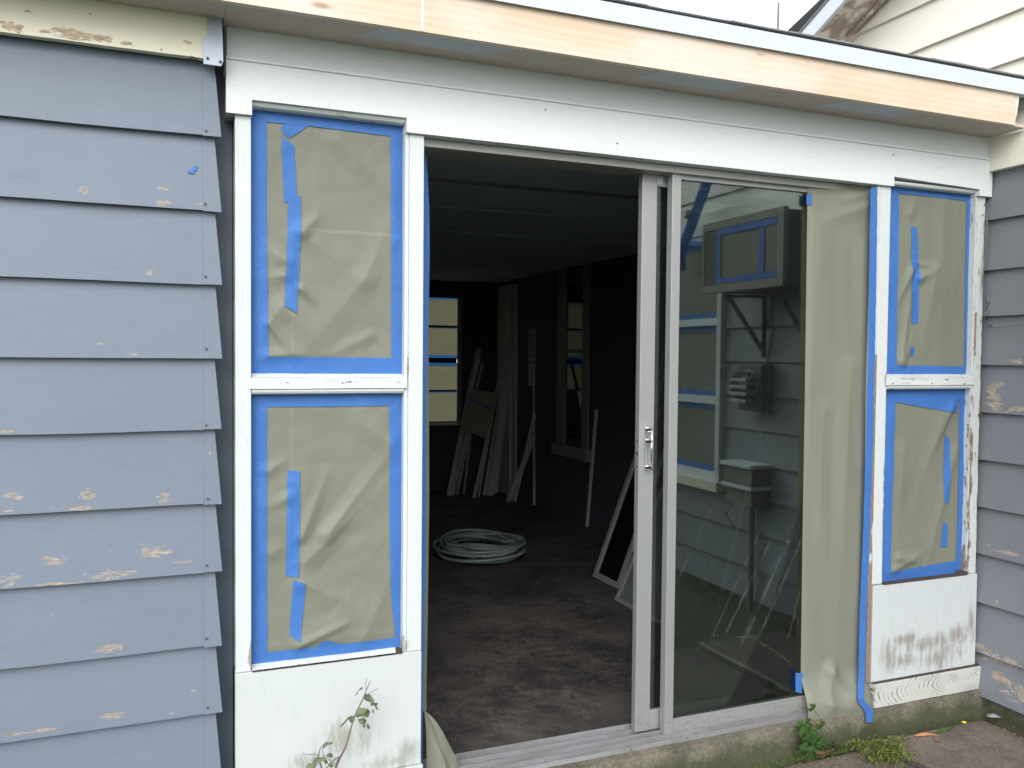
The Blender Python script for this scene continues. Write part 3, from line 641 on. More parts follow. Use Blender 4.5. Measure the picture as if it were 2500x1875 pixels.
def paper_thing(label, Y, corners, h, strips, seam=None, nu=110, nv=170, margin=.0):
    c = P(corners, Y); cx = sum(p[0] for p in c)/4; cz = min(p[1] for p in c)
    t = thing('masking_paper', (cx, Y, cz), label, 'paper', 'sheets of tan masking paper taped over the openings')
    q = quadmap(c)
    def edge(u, v): return min(1, min(u, 1-u, v, 1-v)/.07)
    def fn(u, v):
        x, z = q(u, v); y = Y - h(x, z)*edge(u, v)
        if seam and seam(z) is not None: y -= .0025*min(1, max(0, (x-seam(z))/.0015))
        return (x, y, z)
    MB().grid(fn, nu, nv).build('sheet', M_paper, t, smooth=True)
    import bisect
    def ysurf(x, z):
        # invert roughly for the edge factor
        u = (x-min(p[0] for p in c))/(max(p[0] for p in c)-min(p[0] for p in c)); v = (max(p[1] for p in c)-z)/(max(p[1] for p in c)-min(p[1] for p in c))
        y = Y - h(x, z)*max(0, edge(u, v)) - .0016
        if seam and seam(z) is not None: y -= .0025*min(1, max(0, (x-seam(z)+.01)/.004))
        return y
    for k, (A, Bq) in enumerate(strips):
        A, Bq = P(A, Y), P(Bq, Y)
        def samp(pl, t):
            n = len(pl)-1; i = min(int(t*n), n-1); f = t*n-i; return (pl[i][0]+(pl[i+1][0]-pl[i][0])*f, pl[i][1]+(pl[i+1][1]-pl[i][1])*f)
        L = math.dist(A[0], A[-1]); nn = max(6, int(L/.008)); off = .0004*(k % 4)
        def tf(u, v):
            a, b = samp(A, v), samp(Bq, v); x, z = a[0]+(b[0]-a[0])*u, a[1]+(b[1]-a[1])*u
            x += .0012*noise.noise((v*L*30, k*5, 0))*(1 if u in (0, 1) else 0)
            return (x, ysurf(x, z)-off-.0005-.0022*abs(noise.noise((x*28, z*28, k))), z)
        MB().grid(tf, 5, nn).build('tape_strip', M_tape, t, smooth=True)
    return t
YP = .038
z8 = lambda u, v: (550+u/2.37, 200+v/2.37)
z2 = lambda u, v: (u/1.4124, 700+v/1.4124)
z7 = lambda u, v: (1900+u/1.8433, 400+v/1.8433)
z9 = lambda u, v: (2050+u/2.369, 900+v/2.369)
def F_(lst, Y):   # folds given by pixel ends, width and height in metres
    return [(*W(a, b, Y), *W(c, d, Y), wd, am) for (a, b, c, d, wd, am) in lst]
fu = F_([(737,566,775,530,.03,.012),(737,575,830,640,.05,.008),(700,640,660,610,.035,.012),(700,672,655,680,.03,.009),(735,705,765,738,.02,.014),(690,745,655,790,.04,.009),
         (713,770,790,850,.05,.009),(655,790,720,872,.02,.012),(825,345,960,475,.05,.007),(890,680,960,520,.05,.006),(880,690,760,840,.06,.006),(655,870,735,862,.03,.01),(905,820,800,868,.03,.006)], YP)
seamL = W(713, 780, YP)[0]
paper_thing('masking paper over the upper left window, joined by a long double strip of tape', YP, [(607,263),(981,304),(983,912),(611,912)], foldset(fu, 1.3, .0065, .004),
    [([(606,261),(608,560),(611,912)], [(650,268),(651,560),(655,903)]),
     ([(952,303),(953,600),(954,903)], [(983,304),(983,600),(984,914)]),
     ([(612,262),(800,283),(982,302)], [(649,299),(748,308),(949,333)]),
     ([(620,912),(800,911),(982,913)], [(654,871),(800,872),(953,874)]),
     ([z8(352,242), z8(318,268), z8(345,318)], [z8(480,252), z8(440,285), z8(368,330)]),
     ([z8(325,318), z8(328,450), z8(340,697)], [z8(398,372), z8(404,500), z8(414,690)]),
     ([z8(362,650), z8(360,800), z8(355,1000), z8(340,1295)], [z8(437,662), z8(435,850), z8(425,1100), z8(410,1340)])],
    seam=lambda z: seamL if z < W(713, 560, YP)[1] else None)
fl = F_([(735,1310,800,1150,.03,.009),(800,1300,945,1110,.04,.011),(745,1370,940,1180,.05,.008),(735,1420,860,1480,.05,.008),(735,1560,900,1500,.06,.008),(950,1080,840,1010,.05,.006),
         (655,1150,700,1120,.03,.007),(730,1575,840,1520,.02,.01),(660,1350,700,1330,.04,.006),(870,1590,960,1400,.05,.006),(700,1215,655,1240,.03,.006)], YP)
seamL2 = W(711, 1040, YP)[0]
paper_thing('masking paper over the lower left window, torn blue tape along its bottom edge', YP, [(608,956),(984,956),(984,1580),(608,1630)], foldset(fl, 8.1, .0070, .004),
    [([(607,955),(607,1300),(607,1632)], [(651,965),(651,1300),(652,1620)]),
     ([z2(1340,372), z2(1342,900), z2(1344,1020), z2(1363,1235)], [z2(1391,362), z2(1391,900), z2(1391,1100), z2(1391,1240)]),
     ([(613,955),(800,955),(984,955)], [(650,993),(800,992),(949,990)]),
     ([z2(868,1312), z2(1130,1280), z2(1391,1246)], [z2(920,1258), z2(1100,1237), z2(1366,1207)]),
     ([z2(1090,1245), z2(1105,1235), z2(1200,1235)], [z2(1100,1225), z2(1125,1216), z2(1185,1230)]),
     ([z2(990,631), z2(988,800), z2(985,995)], [z2(1033,636), z2(1032,800), z2(1028,1000)]),
     ([z2(1010,1008), z2(1003,1100), z2(996,1195)], [z2(1052,1020), z2(1045,1110), z2(1032,1222)])],
    seam=lambda z: seamL2)
fru = F_([(2222,660,2190,740,.03,.012),(2195,880,2225,700,.03,.012),(2240,680,2278,660,.035,.014),(2278,660,2250,860,.05,.007),(2220,520,2235,480,.04,.008),(2300,500,2290,880,.06,.006),(2200,890,2225,820,.03,.01),(2262,650,2215,640,.02,.008)], YP)
paper_thing('masking paper over the upper right window with a single strip of tape and small scrap', YP, [(2174,449),(2376,469),(2370,923),(2163,922)], foldset(fru, 3.7, .006, .004),
    [([(2173,448),(2168,700),(2163,922)], [z7(540,133), (2189,700), (2184,912)]),
     ([z7(842,131), z7(836,500), z7(828,948)], [(2377,468),(2374,700),(2371,923)]),
     ([(2173,447),(2275,457),(2377,467)], [(2192,472),(2275,481),(2357,491)]),
     ([(2163,923),(2266,923),(2370,923)], [(2184,892),(2266,893),(2349,895)]),
     ([z7(592,280), z7(592,500), z7(595,724)], [z7(618,290), z7(625,480), z7(626,716)]),
     ([z7(587,828), z7(588,850), z7(594,868)], [z7(607,825), z7(607,845), z7(600,866)])], nu=80, nv=130)
frl = F_([(2300,1010,2240,1200,.05,.007),(2330,1100,2260,1380,.04,.008),(2190,1360,2240,1370,.03,.012),(2200,1100,2190,1350,.05,.006),(2180,1390,2260,1340,.03,.009),(2320,990,2280,1090,.03,.01)], YP)
paper_thing('masking paper over the lower right window with a slanting top tape strip', YP, [(2163,950),(2372,949),(2350,1402),(2148,1426)], foldset(frl, 5.2, .006, .004),
    [([(2163,950),(2156,1200),(2147,1426)], [z9(316,170), (2176,1200), z9(285,1230)]),
     ([z9(690,170), z9(676,700), z9(662,1190)], [(2373,949),(2362,1180),(2350,1403)]),
     ([(2163,949),(2260,949),(2373,948)], [z9(315,175), z9(500,178), z9(690,186)]),
     ([z9(300,165), z9(480,165), z9(688,190)], [z9(315,192), z9(480,224), z9(666,256)]),
     ([(2147,1427),(2250,1415),(2350,1403)], [z9(285,1175), z9(470,1142), z9(663,1108)]),
     ([z9(603,378), z9(595,550), z9(587,770)], [z9(633,412), z9(628,600), z9(620,778)]),
     ([z9(590,885), z9(583,960), z9(576,1030)], [z9(617,900), z9(616,960), z9(612,1030)])], nu=80, nv=120)

# long paper over the right half of the fixed door
hp = thing('hanging_masking_paper', (2.45, .02, -.1), 'long tan paper sheet hanging over the right half of the sliding door', 'paper')
YH = .040
Ltop, Rtop = (1974, 440), (2141, 452)
left_e = [(1976,440),(1974,480),(1971,700),(1967,1000),(1962,1300),(1958,1600),(1957,1695),(1954,1750),(1961,1765)]
right_e = [(2141,452),(2140,480),(2134,700),(2126,1000),(2119,1300),(2111,1600),(2108,1690),(2110,1722),(2112,1754)]
def hang_surf(u, v):
    n = len(left_e)-1
    ts = [(y-440)/(1765-440) for _, y in left_e]
    y = v*1325+440
    i = max(k for k in range(n) if ts[k] <= v+1e-9); f = (v-ts[i])/(ts[i+1]-ts[i])
    lx = left_e[i][0]+(left_e[i+1][0]-left_e[i][0])*f; rx = right_e[i][0]+(right_e[i+1][0]-right_e[i][0])*f; ry = right_e[i][1]+(right_e[i+1][1]-right_e[i][1])*f
    ly = left_e[i][1]+(left_e[i+1][1]-left_e[i][1])*f
    bot = max(0, (v-.96)/.04)
    py = ly+(ry-ly)*u + 24*bot*math.sin(math.pi*min(1, u*1.35))*(1 if u < .74 else 0) + (24*bot*math.sin(math.pi*min(1, .74*1.35))*(1-u)/.26 if u >= .74 else 0)
    ppx = lx+(rx-lx)*u
    X, Z = W(ppx, py, YH)
    m = min(1, u/.06, (1-u)/.05)
    d = .013*noise.noise((X*6, Z*.7, 2)) + .005*noise.noise((X*13+Z*2, Z*1.1, 5)) + .0015*abs(noise.noise((X*20, Z*6, 7)))
    for (ax, az, bx, bz, wd, am) in HF:
        dx, dz = bx-ax, bz-az; t = ((X-ax)*dx+(Z-az)*dz)/(dx*dx+dz*dz); tc = min(1, max(0, t)); dd = math.hypot(X-ax-tc*dx, Z-az-tc*dz); k = max(0, 1-dd/wd); d += am*k**1.3*(1-.7*tc)
    low = max(0, min(1, (.10-Z)/.16))
    return (X, YH + .006*(1-min(1, u/.3)) - max(0, d+.010)*m*min(1, .35+u*2) - .048*low*low*(3-2*low), Z)
HF = F_([(2125,470,2050,490,.03,.014),(2120,500,2010,540,.05,.012),(2022,1635,2000,1720,.05,.018),(2022,1635,2050,1685,.045,.016),(2060,1690,2100,1640,.05,.014),(1970,1700,2090,1720,.05,.016),(2000,560,1985,900,.08,.008),(2070,900,2040,1500,.07,.009),(2010,1000,1990,1500,.06,.008),(2100,600,2085,1500,.05,.007)], YH)
MB().grid(hang_surf, 70, 260).build('sheet', M_paper, hp, smooth=True)
def htape(A, Bq, Y, seed=0):
    def samp(pl, t):
        n = len(pl)-1; i = min(int(t*n), n-1); f = t*n-i; return tuple(pl[i][j]+(pl[i+1][j]-pl[i][j])*f for j in range(len(pl[0])))
    nn = 8*len(A)*(3 if len(A) > 4 else 1)
    def tf(u, v):
        a, b = samp(A, v), samp(Bq, v); yy = Y(v) if callable(Y) else Y
        X, Z = W(a[0]+(b[0]-a[0])*u, a[1]+(b[1]-a[1])*u, yy)
        return (X+.0015*noise.noise((v*60, seed, 0)), yy-.0015*abs(noise.noise((X*50, Z*30, seed))), Z)
    return MB().grid(tf, 5, nn).build('tape_strip', M_tape, hp, smooth=True)
htape([(2125,460),(2124,580),(2122,720),(2120,861),(2114,1080),(2107,1300),(2102,1420),(2098.6,1500),(2097,1570),(2096,1636),(2094,1680),(2094,1706)],
      [(2142,456),(2141,580),(2139,720),(2136,861),(2131,1080),(2124,1300),(2119,1420),(2115.5,1500),(2114,1570),(2112,1636),(2110,1680),(2109,1703)], lambda v: -.003-.031*max(0, (v-.8)/.2))
htape([(2094,1706),(2098,1718),(2108,1730),(2113,1740),(2114,1752),(2114,1764)], [(2109,1703),(2113,1715),(2124,1724),(2132,1737),(2131,1750),(2131,1763)], -.036)
htape([(1969,473),(1969,499)], [(1983,475),(1982,501)], .040); htape([(1942,1642),(1942,1689)], [(1962,1645),(1957,1693)], .042)

# paper and tape edge wrapped round the left door jamb
jp = thing('jamb_masking_paper', (.77, .03, -.06), 'narrow masking paper strip along the left door jamb, curling out at the floor', 'paper')
tl = [(1033.5,335,1041),(1035,420,1045),(1036,520,1049),(1037,620,1050),(1036,720,1048),(1034,820,1045),(1034,950,1042),(1033,1100,1041),(1033,1250,1041),(1031,1400,1039),(1029,1550,1037),(1028,1700,1033.5),(1025,1880,1033)]
pl_ = [(1034,337,1043),(1036,420,1048),(1037,520,1051),(1037,620,1052),(1036,720,1051),(1034,820,1051),(1034,950,1051),(1033,1100,1052),(1033,1250,1052),(1031,1400,1050),(1029,1550,1048),(1028,1700,1045),(1028,1740,1046)]
def strip(lst, Y, name, m, bow):
    mb = MB()
    def fn(u, v):
        n = len(lst)-1; i = min(int(v*n), n-1); f = v*n-i; a, b = lst[i], lst[i+1]
        l = a[0]+(b[0]-a[0])*f - 14; y = a[1]+(b[1]-a[1])*f; r = a[2]+(b[2]-a[2])*f
        X, Z = W(l+(r-l)*u, y, Y); return (X, Y+bow*(u**2)+.002*noise.noise((X*30, Z*8, 1)), Z)
    return mb.grid(fn, 6, 90).build(name, m, jp, smooth=True)
strip(pl_, .110, 'sheet', M_paper, .02); strip(tl, .104, 'tape_strip', M_tape, .004)
# flared foot of that sheet
ft = [((1036,1735),(1046,1742)),((1038,1760),(1060,1755)),((1040,1790),(1080,1785)),((1040,1820),(1097,1818)),((1040,1850),(1112,1848)),((1040,1885),(1121,1885))]
def foot(u, v):
    n = len(ft)-1; i = min(int(v*n), n-1); f = v*n-i; (a, b), (c, d) = ft[i], ft[i+1]
    l = (a[0]+(c[0]-a[0])*f, a[1]+(c[1]-a[1])*f); r = (b[0]+(d[0]-b[0])*f, b[1]+(d[1]-b[1])*f)
    X, Z = W(l[0]+(r[0]-l[0])*u, l[1]+(r[1]-l[1])*u, .07); return (X, .07-.03*math.sin(math.pi*u)*v-.015*abs(u-.45)*v+.016*noise.noise((X*18, Z*12, 4))*u+.02*max(0, 1-abs(u-.35-.4*v)/.12)*v, Z)
MB().grid(foot, 24, 30).build('sheet_foot', M_paper, jp, smooth=True)

# ------------------------------------------------------------------ sliding door
tr = thing('door_track', (1.68, .07, -.075), 'dirty aluminium threshold track full of leaf crumbs', 'door track')
B('base_plate', .757, 2.63, .012, .165, -.0745, -.066, M_track, tr, .001)
for y, h in ((.014, .008), (.040, .016), (.080, .016), (.118, .018), (.158, .022)): B('rail', .757, 2.63, y-.002, y+.003, -.066, -.066+h, M_track, tr, .0006)
B('head_track', .757, 2.63, .03, .15, 1.995, HB-.002, M_alud, tr)
deb = MB()
for k in range(150):
    x = .95+1.6*rnd.random(); y = -.0+.155*rnd.random(); r = .002+.004*rnd.random()**2; a = rnd.random()*6
    deb.add([(x+r*math.cos(a), y+r*math.sin(a), -.0645), (x+r*math.cos(a+2.2), y+r*math.sin(a+2.2)*.6, -.0645), (x+r*math.cos(a+4), y+r*math.sin(a+4), -.0645), (x, y, -.0645+r*.9)], [(0, 1, 3), (1, 2, 3), (2, 0, 3), (0, 2, 1)])
o = deb.build('leaf_crumbs', M_brl, None); tag(o, 'dark leaf crumbs scattered along the door track', 'debris', None, 'stuff')

fp = thing('fixed_door_panel', (2.1, .06, -.075), 'aluminium framed glass door panel half covered by paper, mirroring the side wall', 'door')
x0f = W(1625, 1600, .045)[0]; x1f = W(1646, 1600, .045)[0]
B('stile', x0f, x1f, .045, .080, -.066, 2.014, M_alu, fp, .002)
B('stile', 2.565, 2.602, .045, .080, -.066, 2.014, M_alu, fp, .002)
B('top_rail', x1f+.0005, 2.564, .049, .077, 1.978, 2.013, M_alu, fp, .0015)
B('bottom_rail', x1f+.0005, 2.564, .047, .077, -.066, -.012, M_alu, fp, .0015)
B('bottom_lip', x1f+.0005, 2.564, .049, .075, -.0115, -.002, M_alu, fp, .001)
def mat_streak():
    t = NT('faint_pale_streak'); t.t.nodes.remove(t.b); d = t.n('ShaderNodeBsdfDiffuse'); d.inputs[0].default_value = (.6, .66, .6, 1)
    tr = t.n('ShaderNodeBsdfTransparent'); mx = t.n('ShaderNodeMixShader'); t.l(t.math('MULTIPLY', t.step(t.noise(14, 7, .75),   .34, .72), .055), mx.inputs[0]); t.l(tr.outputs[0], mx.inputs[1]); t.l(d.outputs[0], mx.inputs[2]); t.l(mx.outputs[0], t.out.inputs[0]); return t.m
M_streak = mat_streak()  # faint pale strips laid diagonally just in front of the pane
z9b = lambda u, v: (1650+u/2.764, 1200+v/2.765)
for k, (a, b, wd) in enumerate((((250,970),(600,190),.007),((335,960),(640,330),.012),((432,1050),(760,330),.016),((480,985),(715,420),.006),((562,980),(858,300),.013),((755,1000),(850,620),.01),((0,620),(240,110),.007),((840,500),(970,200),.005),((250,972),(520,985),.007),((520,985),(770,1150),.006))):
    (xa, za), (xb, zb2) = W(*z9b(*a), .0585), W(*z9b(*b), .0585); xb = min(xb, 2.5); dx, dz = xb-xa, zb2-za; L = math.hypot(dx, dz); nx, nz = -dz/L*wd/2, dx/L*wd/2
    MB().add([(xa-nx, .0585-k*.0001, za-nz), (xa+nx, .0585-k*.0001, za+nz), (xb+nx, .0585-k*.0001, zb2+nz), (xb-nx, .0585-k*.0001, zb2-nz)], [(0, 1, 2, 3)]).build('pale_streak', M_streak, fp)
gp = B('glass_pane', x1f-.004, 2.567, .060, .0635, -.006, 1.98, M_glass, fp, 0)
B('gasket', x1f+.0005, 2.564, .056, .0595, -.0018, .003, M_dark, fp, 0)
sp = thing('sliding_door_panel', (1.8, .1, -.075), 'slid open aluminium glass door panel with chrome pull handle', 'door')
xs0, xs1 = W(1557, 1300, .09)[0], W(1593, 1300, .09)[0]
B('stile', xs0, xs1, .090, .115, -.048, 2.006, M_alu, sp, .002)
B('edge_channel', xs0+.003, xs0+.02, .1155, .124, -.048, 2.006, M_alud, sp, .001)
B('stile', 2.50, 2.56, .090, .115, -.048, 2.006, M_alu, sp, .002)
B('top_rail', xs1+.0005, 2.4995, .092, .113, 1.955, 2.0, M_alu, sp)
B('bottom_rail', xs1+.0005, 2.4995, .092, .113, -.048, .025, M_alu, sp)
B('glass_pane', xs1-.004, 2.505, .101, .1045, .02, 1.96, M_glass, sp, 0)
B('roller_bracket', xs1+.001, xs1+.022, .088, .0915, 1.962, 1.992, M_galv, sp)
def slot(px_, py_, hh):
    X, Z = W(px_, py_, .1); B('latch_slot', xs0-.0004, xs0+.003, .098, .107, Z-hh, Z+hh, M_dark, sp, 0)
slot(1557, 1077, .003); slot(1558, 1107, .007); slot(1557, 1140, .003)
# pull handle: backplate, three cut posts and grip
hd = MB(); hx = W(1578, 1095, .085)[0]; zt, zb_, zm = W(1580, 1046, .07)[1], W(1580, 1145, .07)[1], W(1580, 1077, .07)[1]
hd.box(hx-.007, hx+.006, .0845, .0896, zb_-.008, zt+.008, .002); handle = hd.build('handle', M_chrome, sp)
MB().tube([(hx+.006, .058, zt), (hx+.006, .058, zb_-.004)], .0035, 8).build('grip', M_chrome, handle, smooth=True)
for z in (zt-.004, zm, zb_+.005):
    MB().tube([(hx-.001, .0844, z), (hx+.003, .066, z), (hx+.005, .055, z)], [.009, .0085, .0065], 8).build('knob', M_chrome, handle)
X, Z = W(1582, 1078, .055); disc = MB().tube([(hx+.006, .0545, zm), (hx+.006, .052, zm)], .005, 10).build('lock_barrel', M_alud, handle)

# ------------------------------------------------------------------ lean-to roof eave
rf = thing('sunroom_roof', (1.7, -.2, 2.26), 'low sunroom roof edge with bare pine fascia under white drip edge', 'roof')
YF = -.2
def fasc(x0, x1, label=None, seed=0):
    n = 40; pts = [(x0+(x1-x0)*i/n, 2.2635+.0015*noise.noise((x0+(x1-x0)*i/n*3, seed, 1))) for i in range(n+1)]
    return MB().prism(pts+[(x1, 2.388), (x0, 2.388)], 'y', YF, YF+.022).build('fascia_board', M_pine, rf, label=label)
xj = W(1031, 60, YF)[0]
fasc(-2.5, xj-.001, seed=1); 
n = 24; endp = [(3.112+.006*noise.noise((i*.9, 3, 3)), 2.2635+.1245*i/8) for i in range(9)]
pts = [(xj+.001+(3.112-xj)*i/n, 2.2635) for i in range(n)]
MB().prism(pts+endp+[(xj+.001, 2.388)], 'y', YF, YF+.022).build('fascia_board', M_pine, rf)
MB().prism([(3.113, 2.29), (3.121, 2.30), (3.128, 2.34), (3.134, 2.385), (3.116, 2.388)], 'y', YF+.002, YF+.02).build('end_filler', M_whitev, rf)
MB().box(xj-.004, xj+.004, YF-.0012, YF-.0002, 2.266, 2.386).build('joint_filler', M_whitev, rf)
MB().prism([(YF-.004, 2.386), (YF-.014, 2.383), (YF-.014, 2.440), (YF+.03, 2.452), (YF+.03, 2.388)], 'x', -2.5, 3.22).build('drip_edge', M_drip, rf)
B('soffit_board', .155, 3.2, YF+.0225, -.0065, 2.2665, 2.28, M_soff, rf, 0)
B('soffit_board', -2.5, .154, YF+.0225, -.056, 2.2665, 2.29, M_soff, rf, 0)
for (a, b) in (((935,70),(1262,115)), ((1620,168),(1843,206)), ((2080,243),(2262,275))):
    xa, xb = W(*a, YF)[0], W(*b, YF)[0]
    MB().add([(xa, YF+.024, 2.2655), (xb, YF+.024, 2.2655), (xb-.05, -.085, 2.2655), (xa-.055, -.085, 2.2655), (xa, YF+.024, 2.2664), (xb, YF+.024, 2.2664), (xb-.05, -.085, 2.2664), (xa-.055, -.085, 2.2664)],
             [(0, 1, 2, 3), (4, 7, 6, 5), (0, 4, 5, 1), (1, 5, 6, 2), (2, 6, 7, 3), (3, 7, 4, 0)]).build('primed_patch', M_soffp, rf, label='paler primed patch on the soffit')
x = -2.5
while x < 3.18:
    wd = rnd.uniform(.24, .36); x2 = min(x+wd, 3.2); j = rnd.uniform(-.003, .003); t_ = rnd.uniform(.002, .0055)
    n = 5; lo = [(x+.001+(x2-x-.002)*i/n) for i in range(n+1)]
    vs = []; 
    for i, xx in enumerate(lo):
        e = YF-.012+j+.004*noise.noise((xx*30, 1, 1)); vs += [(xx, e, 2.4525), (xx, e, 2.4525+t_+.002*noise.noise((xx*25, 4, 1))), (xx, .2, 2.4525+.40*.10+.012), (xx, .2, 2.4525+.4*.1)]
    fs = [(4*i+k, 4*i+(k+1) % 4, 4*i+4+(k+1) % 4, 4*i+4+k) for i in range(n) for k in range(4)] + [(0, 1, 2, 3), (4*n+3, 4*n+2, 4*n+1, 4*n)]
    MB().add(vs, fs).build('shingle', M_shing, rf); x = x2
MB().prism([(YF+.03, 2.44), (.19, 2.485), (6.3, 2.88), (6.3, 2.84), (YF+.03, 2.39)], 'x', -2.5, 3.24).build('roof_deck', M_shing, rf)
MB().prism([(2.6, 2.5), (3.2, 2.5), (3.2, 2.45)], 'y', -.05, .0).build('step_flashing', M_dark, rf) if False else None
X = W(1896, 50, 1.5)
pole = thing('vent_pole', (X[0], 1.5, 2.58), 'thin grey pole standing up behind the roof edge', 'pole')
MB().tube([(X[0], 1.5, 2.58), (X[0]+.003, 1.5, 2.75), (X[0]+.012, 1.5, W(1898, 6, 1.5)[1])], .0065, 6).build('rod', M_wire, pole)

# ------------------------------------------------------------------ interior room
room = thing('room', (1.3, 3, -.05), 'dark empty sunroom interior seen through the open door', None, None, 'structure')
RX0, RX1, RY0, RY1, RZ = -.7, 3.215, .10, 5.75, 2.10
ff = MB().grid(lambda u, v: (RX0+(RX1-RX0)*u, .166+(RY1-.166)*v, -.052+.002*noise.noise((u*14, v*20, 0))), 80, 110).build('floor', M_floor, room, smooth=True)
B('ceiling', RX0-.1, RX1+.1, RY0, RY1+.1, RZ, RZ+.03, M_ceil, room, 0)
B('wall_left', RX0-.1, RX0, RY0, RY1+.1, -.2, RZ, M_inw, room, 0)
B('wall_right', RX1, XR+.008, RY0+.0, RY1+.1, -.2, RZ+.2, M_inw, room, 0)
# back wall with the window opening
wx0, wx1, wz0, wz1 = 1.85, 2.80, .64, 1.96
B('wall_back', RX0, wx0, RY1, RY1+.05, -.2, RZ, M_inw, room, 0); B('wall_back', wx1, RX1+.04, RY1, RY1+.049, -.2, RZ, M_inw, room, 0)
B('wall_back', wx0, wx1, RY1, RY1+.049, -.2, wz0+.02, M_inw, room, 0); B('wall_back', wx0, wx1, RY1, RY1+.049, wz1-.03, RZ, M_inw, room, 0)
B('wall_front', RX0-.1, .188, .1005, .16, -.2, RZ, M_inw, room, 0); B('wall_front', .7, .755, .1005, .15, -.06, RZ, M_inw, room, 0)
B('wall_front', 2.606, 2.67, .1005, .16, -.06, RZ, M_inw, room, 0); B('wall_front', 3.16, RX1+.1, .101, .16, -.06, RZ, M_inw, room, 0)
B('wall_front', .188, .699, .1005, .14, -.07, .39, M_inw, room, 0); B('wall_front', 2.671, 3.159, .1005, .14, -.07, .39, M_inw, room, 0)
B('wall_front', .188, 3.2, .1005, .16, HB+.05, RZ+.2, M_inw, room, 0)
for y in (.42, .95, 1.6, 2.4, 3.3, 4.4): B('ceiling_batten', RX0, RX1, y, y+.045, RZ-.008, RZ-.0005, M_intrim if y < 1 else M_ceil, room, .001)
bw = thing('back_window', (2.3, RY1, wz0), 'sash window at the far end of the dark room, papered outside', 'window')
B('sill', wx0, wx1, RY1-.03, RY1+.06, wz0-.015, wz0+.012, M_cream, bw)
B('frame_side', wx1-.012, wx1+.03, RY1-.012, RY1-.001, wz0, wz1, M_intrim, bw); B('frame_side', wx0-.03, wx0+.012, RY1-.012, RY1-.001, wz0, wz1, M_intrim, bw)
for z in (1.945, 1.635): B('glazing_bar', wx0+.013, wx1-.013, RY1+.02, RY1+.045, z-.012, z+.012, M_intrim, bw)
B('meeting_rail', wx0+.013, wx1-.013, RY1+.02, RY1+.045, 1.262, 1.315, M_inw, bw)
B('glazing_bar', wx0+.013, wx1-.013, RY1+.02, RY1+.045, .965, .985, M_intrim, bw)
bp = thing('window_masking_paper', (2.3, RY1+.05, .66), 'daylit masking paper with bright blue tape over the far window', 'paper')
for k, (a, c) in enumerate(((.655, .958), (.988, 1.234), (1.343, 1.620), (1.648, 1.915))):
    MB().grid(lambda u, v: (wx0-.02+(wx1-wx0+.04)*u, RY1+.055-.006*noise.noise((u*4, v*3, k)), a+(c-a)*v), 20, 12).build('sheet', M_paper, bp, smooth=True)
for (a, c) in ((.958, .99), (1.232, 1.262), (1.300, 1.345), (1.62, 1.65), (1.915, 1.94)): MB().grid(lambda u, v: (wx0-.02+(wx1-wx0+.04)*u, RY1+.0575, a+(c-a)*v), 2, 1).build('tape_strip', M_tape, bp)

# casing and narrow window on the right-hand inside wall
nw = thing('narrow_window', (RX1, 3.8, .57), 'tall narrow white cased window on the inside right wall', 'window')
ya, yb, za, zb = XP(1362, 1080, RX1)[0], XP(1438, 1105, RX1)[0], .58, 2.095
B('casing', RX1-.02, RX1-.001, ya-.16, ya, za, zb, M_intrim, nw); B('casing', RX1-.02, RX1-.001, yb, yb+.11, za, zb, M_intrim, nw)
B('sill', RX1-.05, RX1-.001, yb-.03, ya+.03, za-.10, za-.001, M_intrim, nw); B('meeting_rail', RX1-.016, RX1-.001, yb+.11, ya-.16, 1.37, 1.40, M_intrim, nw)
B('pane', RX1-.006, RX1-.002, yb+.11, ya-.16, za+.06, zb, M_glassi, nw, 0)
cs = thing('door_casing', (RX1, 5.2, 0), 'broad white board standing upright beside the leaning trim', 'board')
B('board', RX1-.05, RX1-.02, XP(1253,1188,RX1)[0], XP(1222,1188,RX1)[0], -.05, 2.05, M_stick, cs)
B('back_strip', RX1-.0195, RX1-.002, 5.15, 5.35, 0, 2.05, M_stick, cs)
sm = thing('window_reflection', (RX1, 4.7, 1.08), 'sliver built in place of a reflected papered window, inside right wall', 'window')  # a reflection, put in as a solid sliver on the wall
a, c = XP(1305, 940, RX1-.01)[0], XP(1290, 940, RX1-.01)[0]
B('frame', RX1-.014, RX1-.001, a, c, 1.06, 1.60, M_stick, sm); MB().box(RX1-.017, RX1-.0145, a+.02, c-.02, 1.37, 1.56).build('paper', M_paper, sm)
for z in (1.27, 1.33): MB().box(RX1-.017, RX1-.0145, a+.02, c-.02, z, z+.022).build('tape_strip', M_tape, sm)
# hose
hs_ = MB(); pts = []
cx, cy = 2.03, 2.93
loops = 12; tot = loops*44
for i in range(tot):
    t = i/44; a = 2*math.pi*t; k = int(t)
    r = .235+.045*math.sin(k*2.3+a*.31)+.012*math.sin(a*3+k)
    ox, oy = .03*math.sin(k*1.7), .04*math.cos(k*2.9)
    pts.append((cx+ox+r*1.05*math.cos(a), cy+oy+r*1.25*math.sin(a), -.038+.011*min(k, 8)*.8+.010*(1+math.sin(a*1.5+k))))
hs_.tube(pts, .0105, 8); ho = hs_.build('garden_hose', M_hose, None, smooth=True); tag(ho, 'coiled pale green hose lying on the dark floor', 'hose')

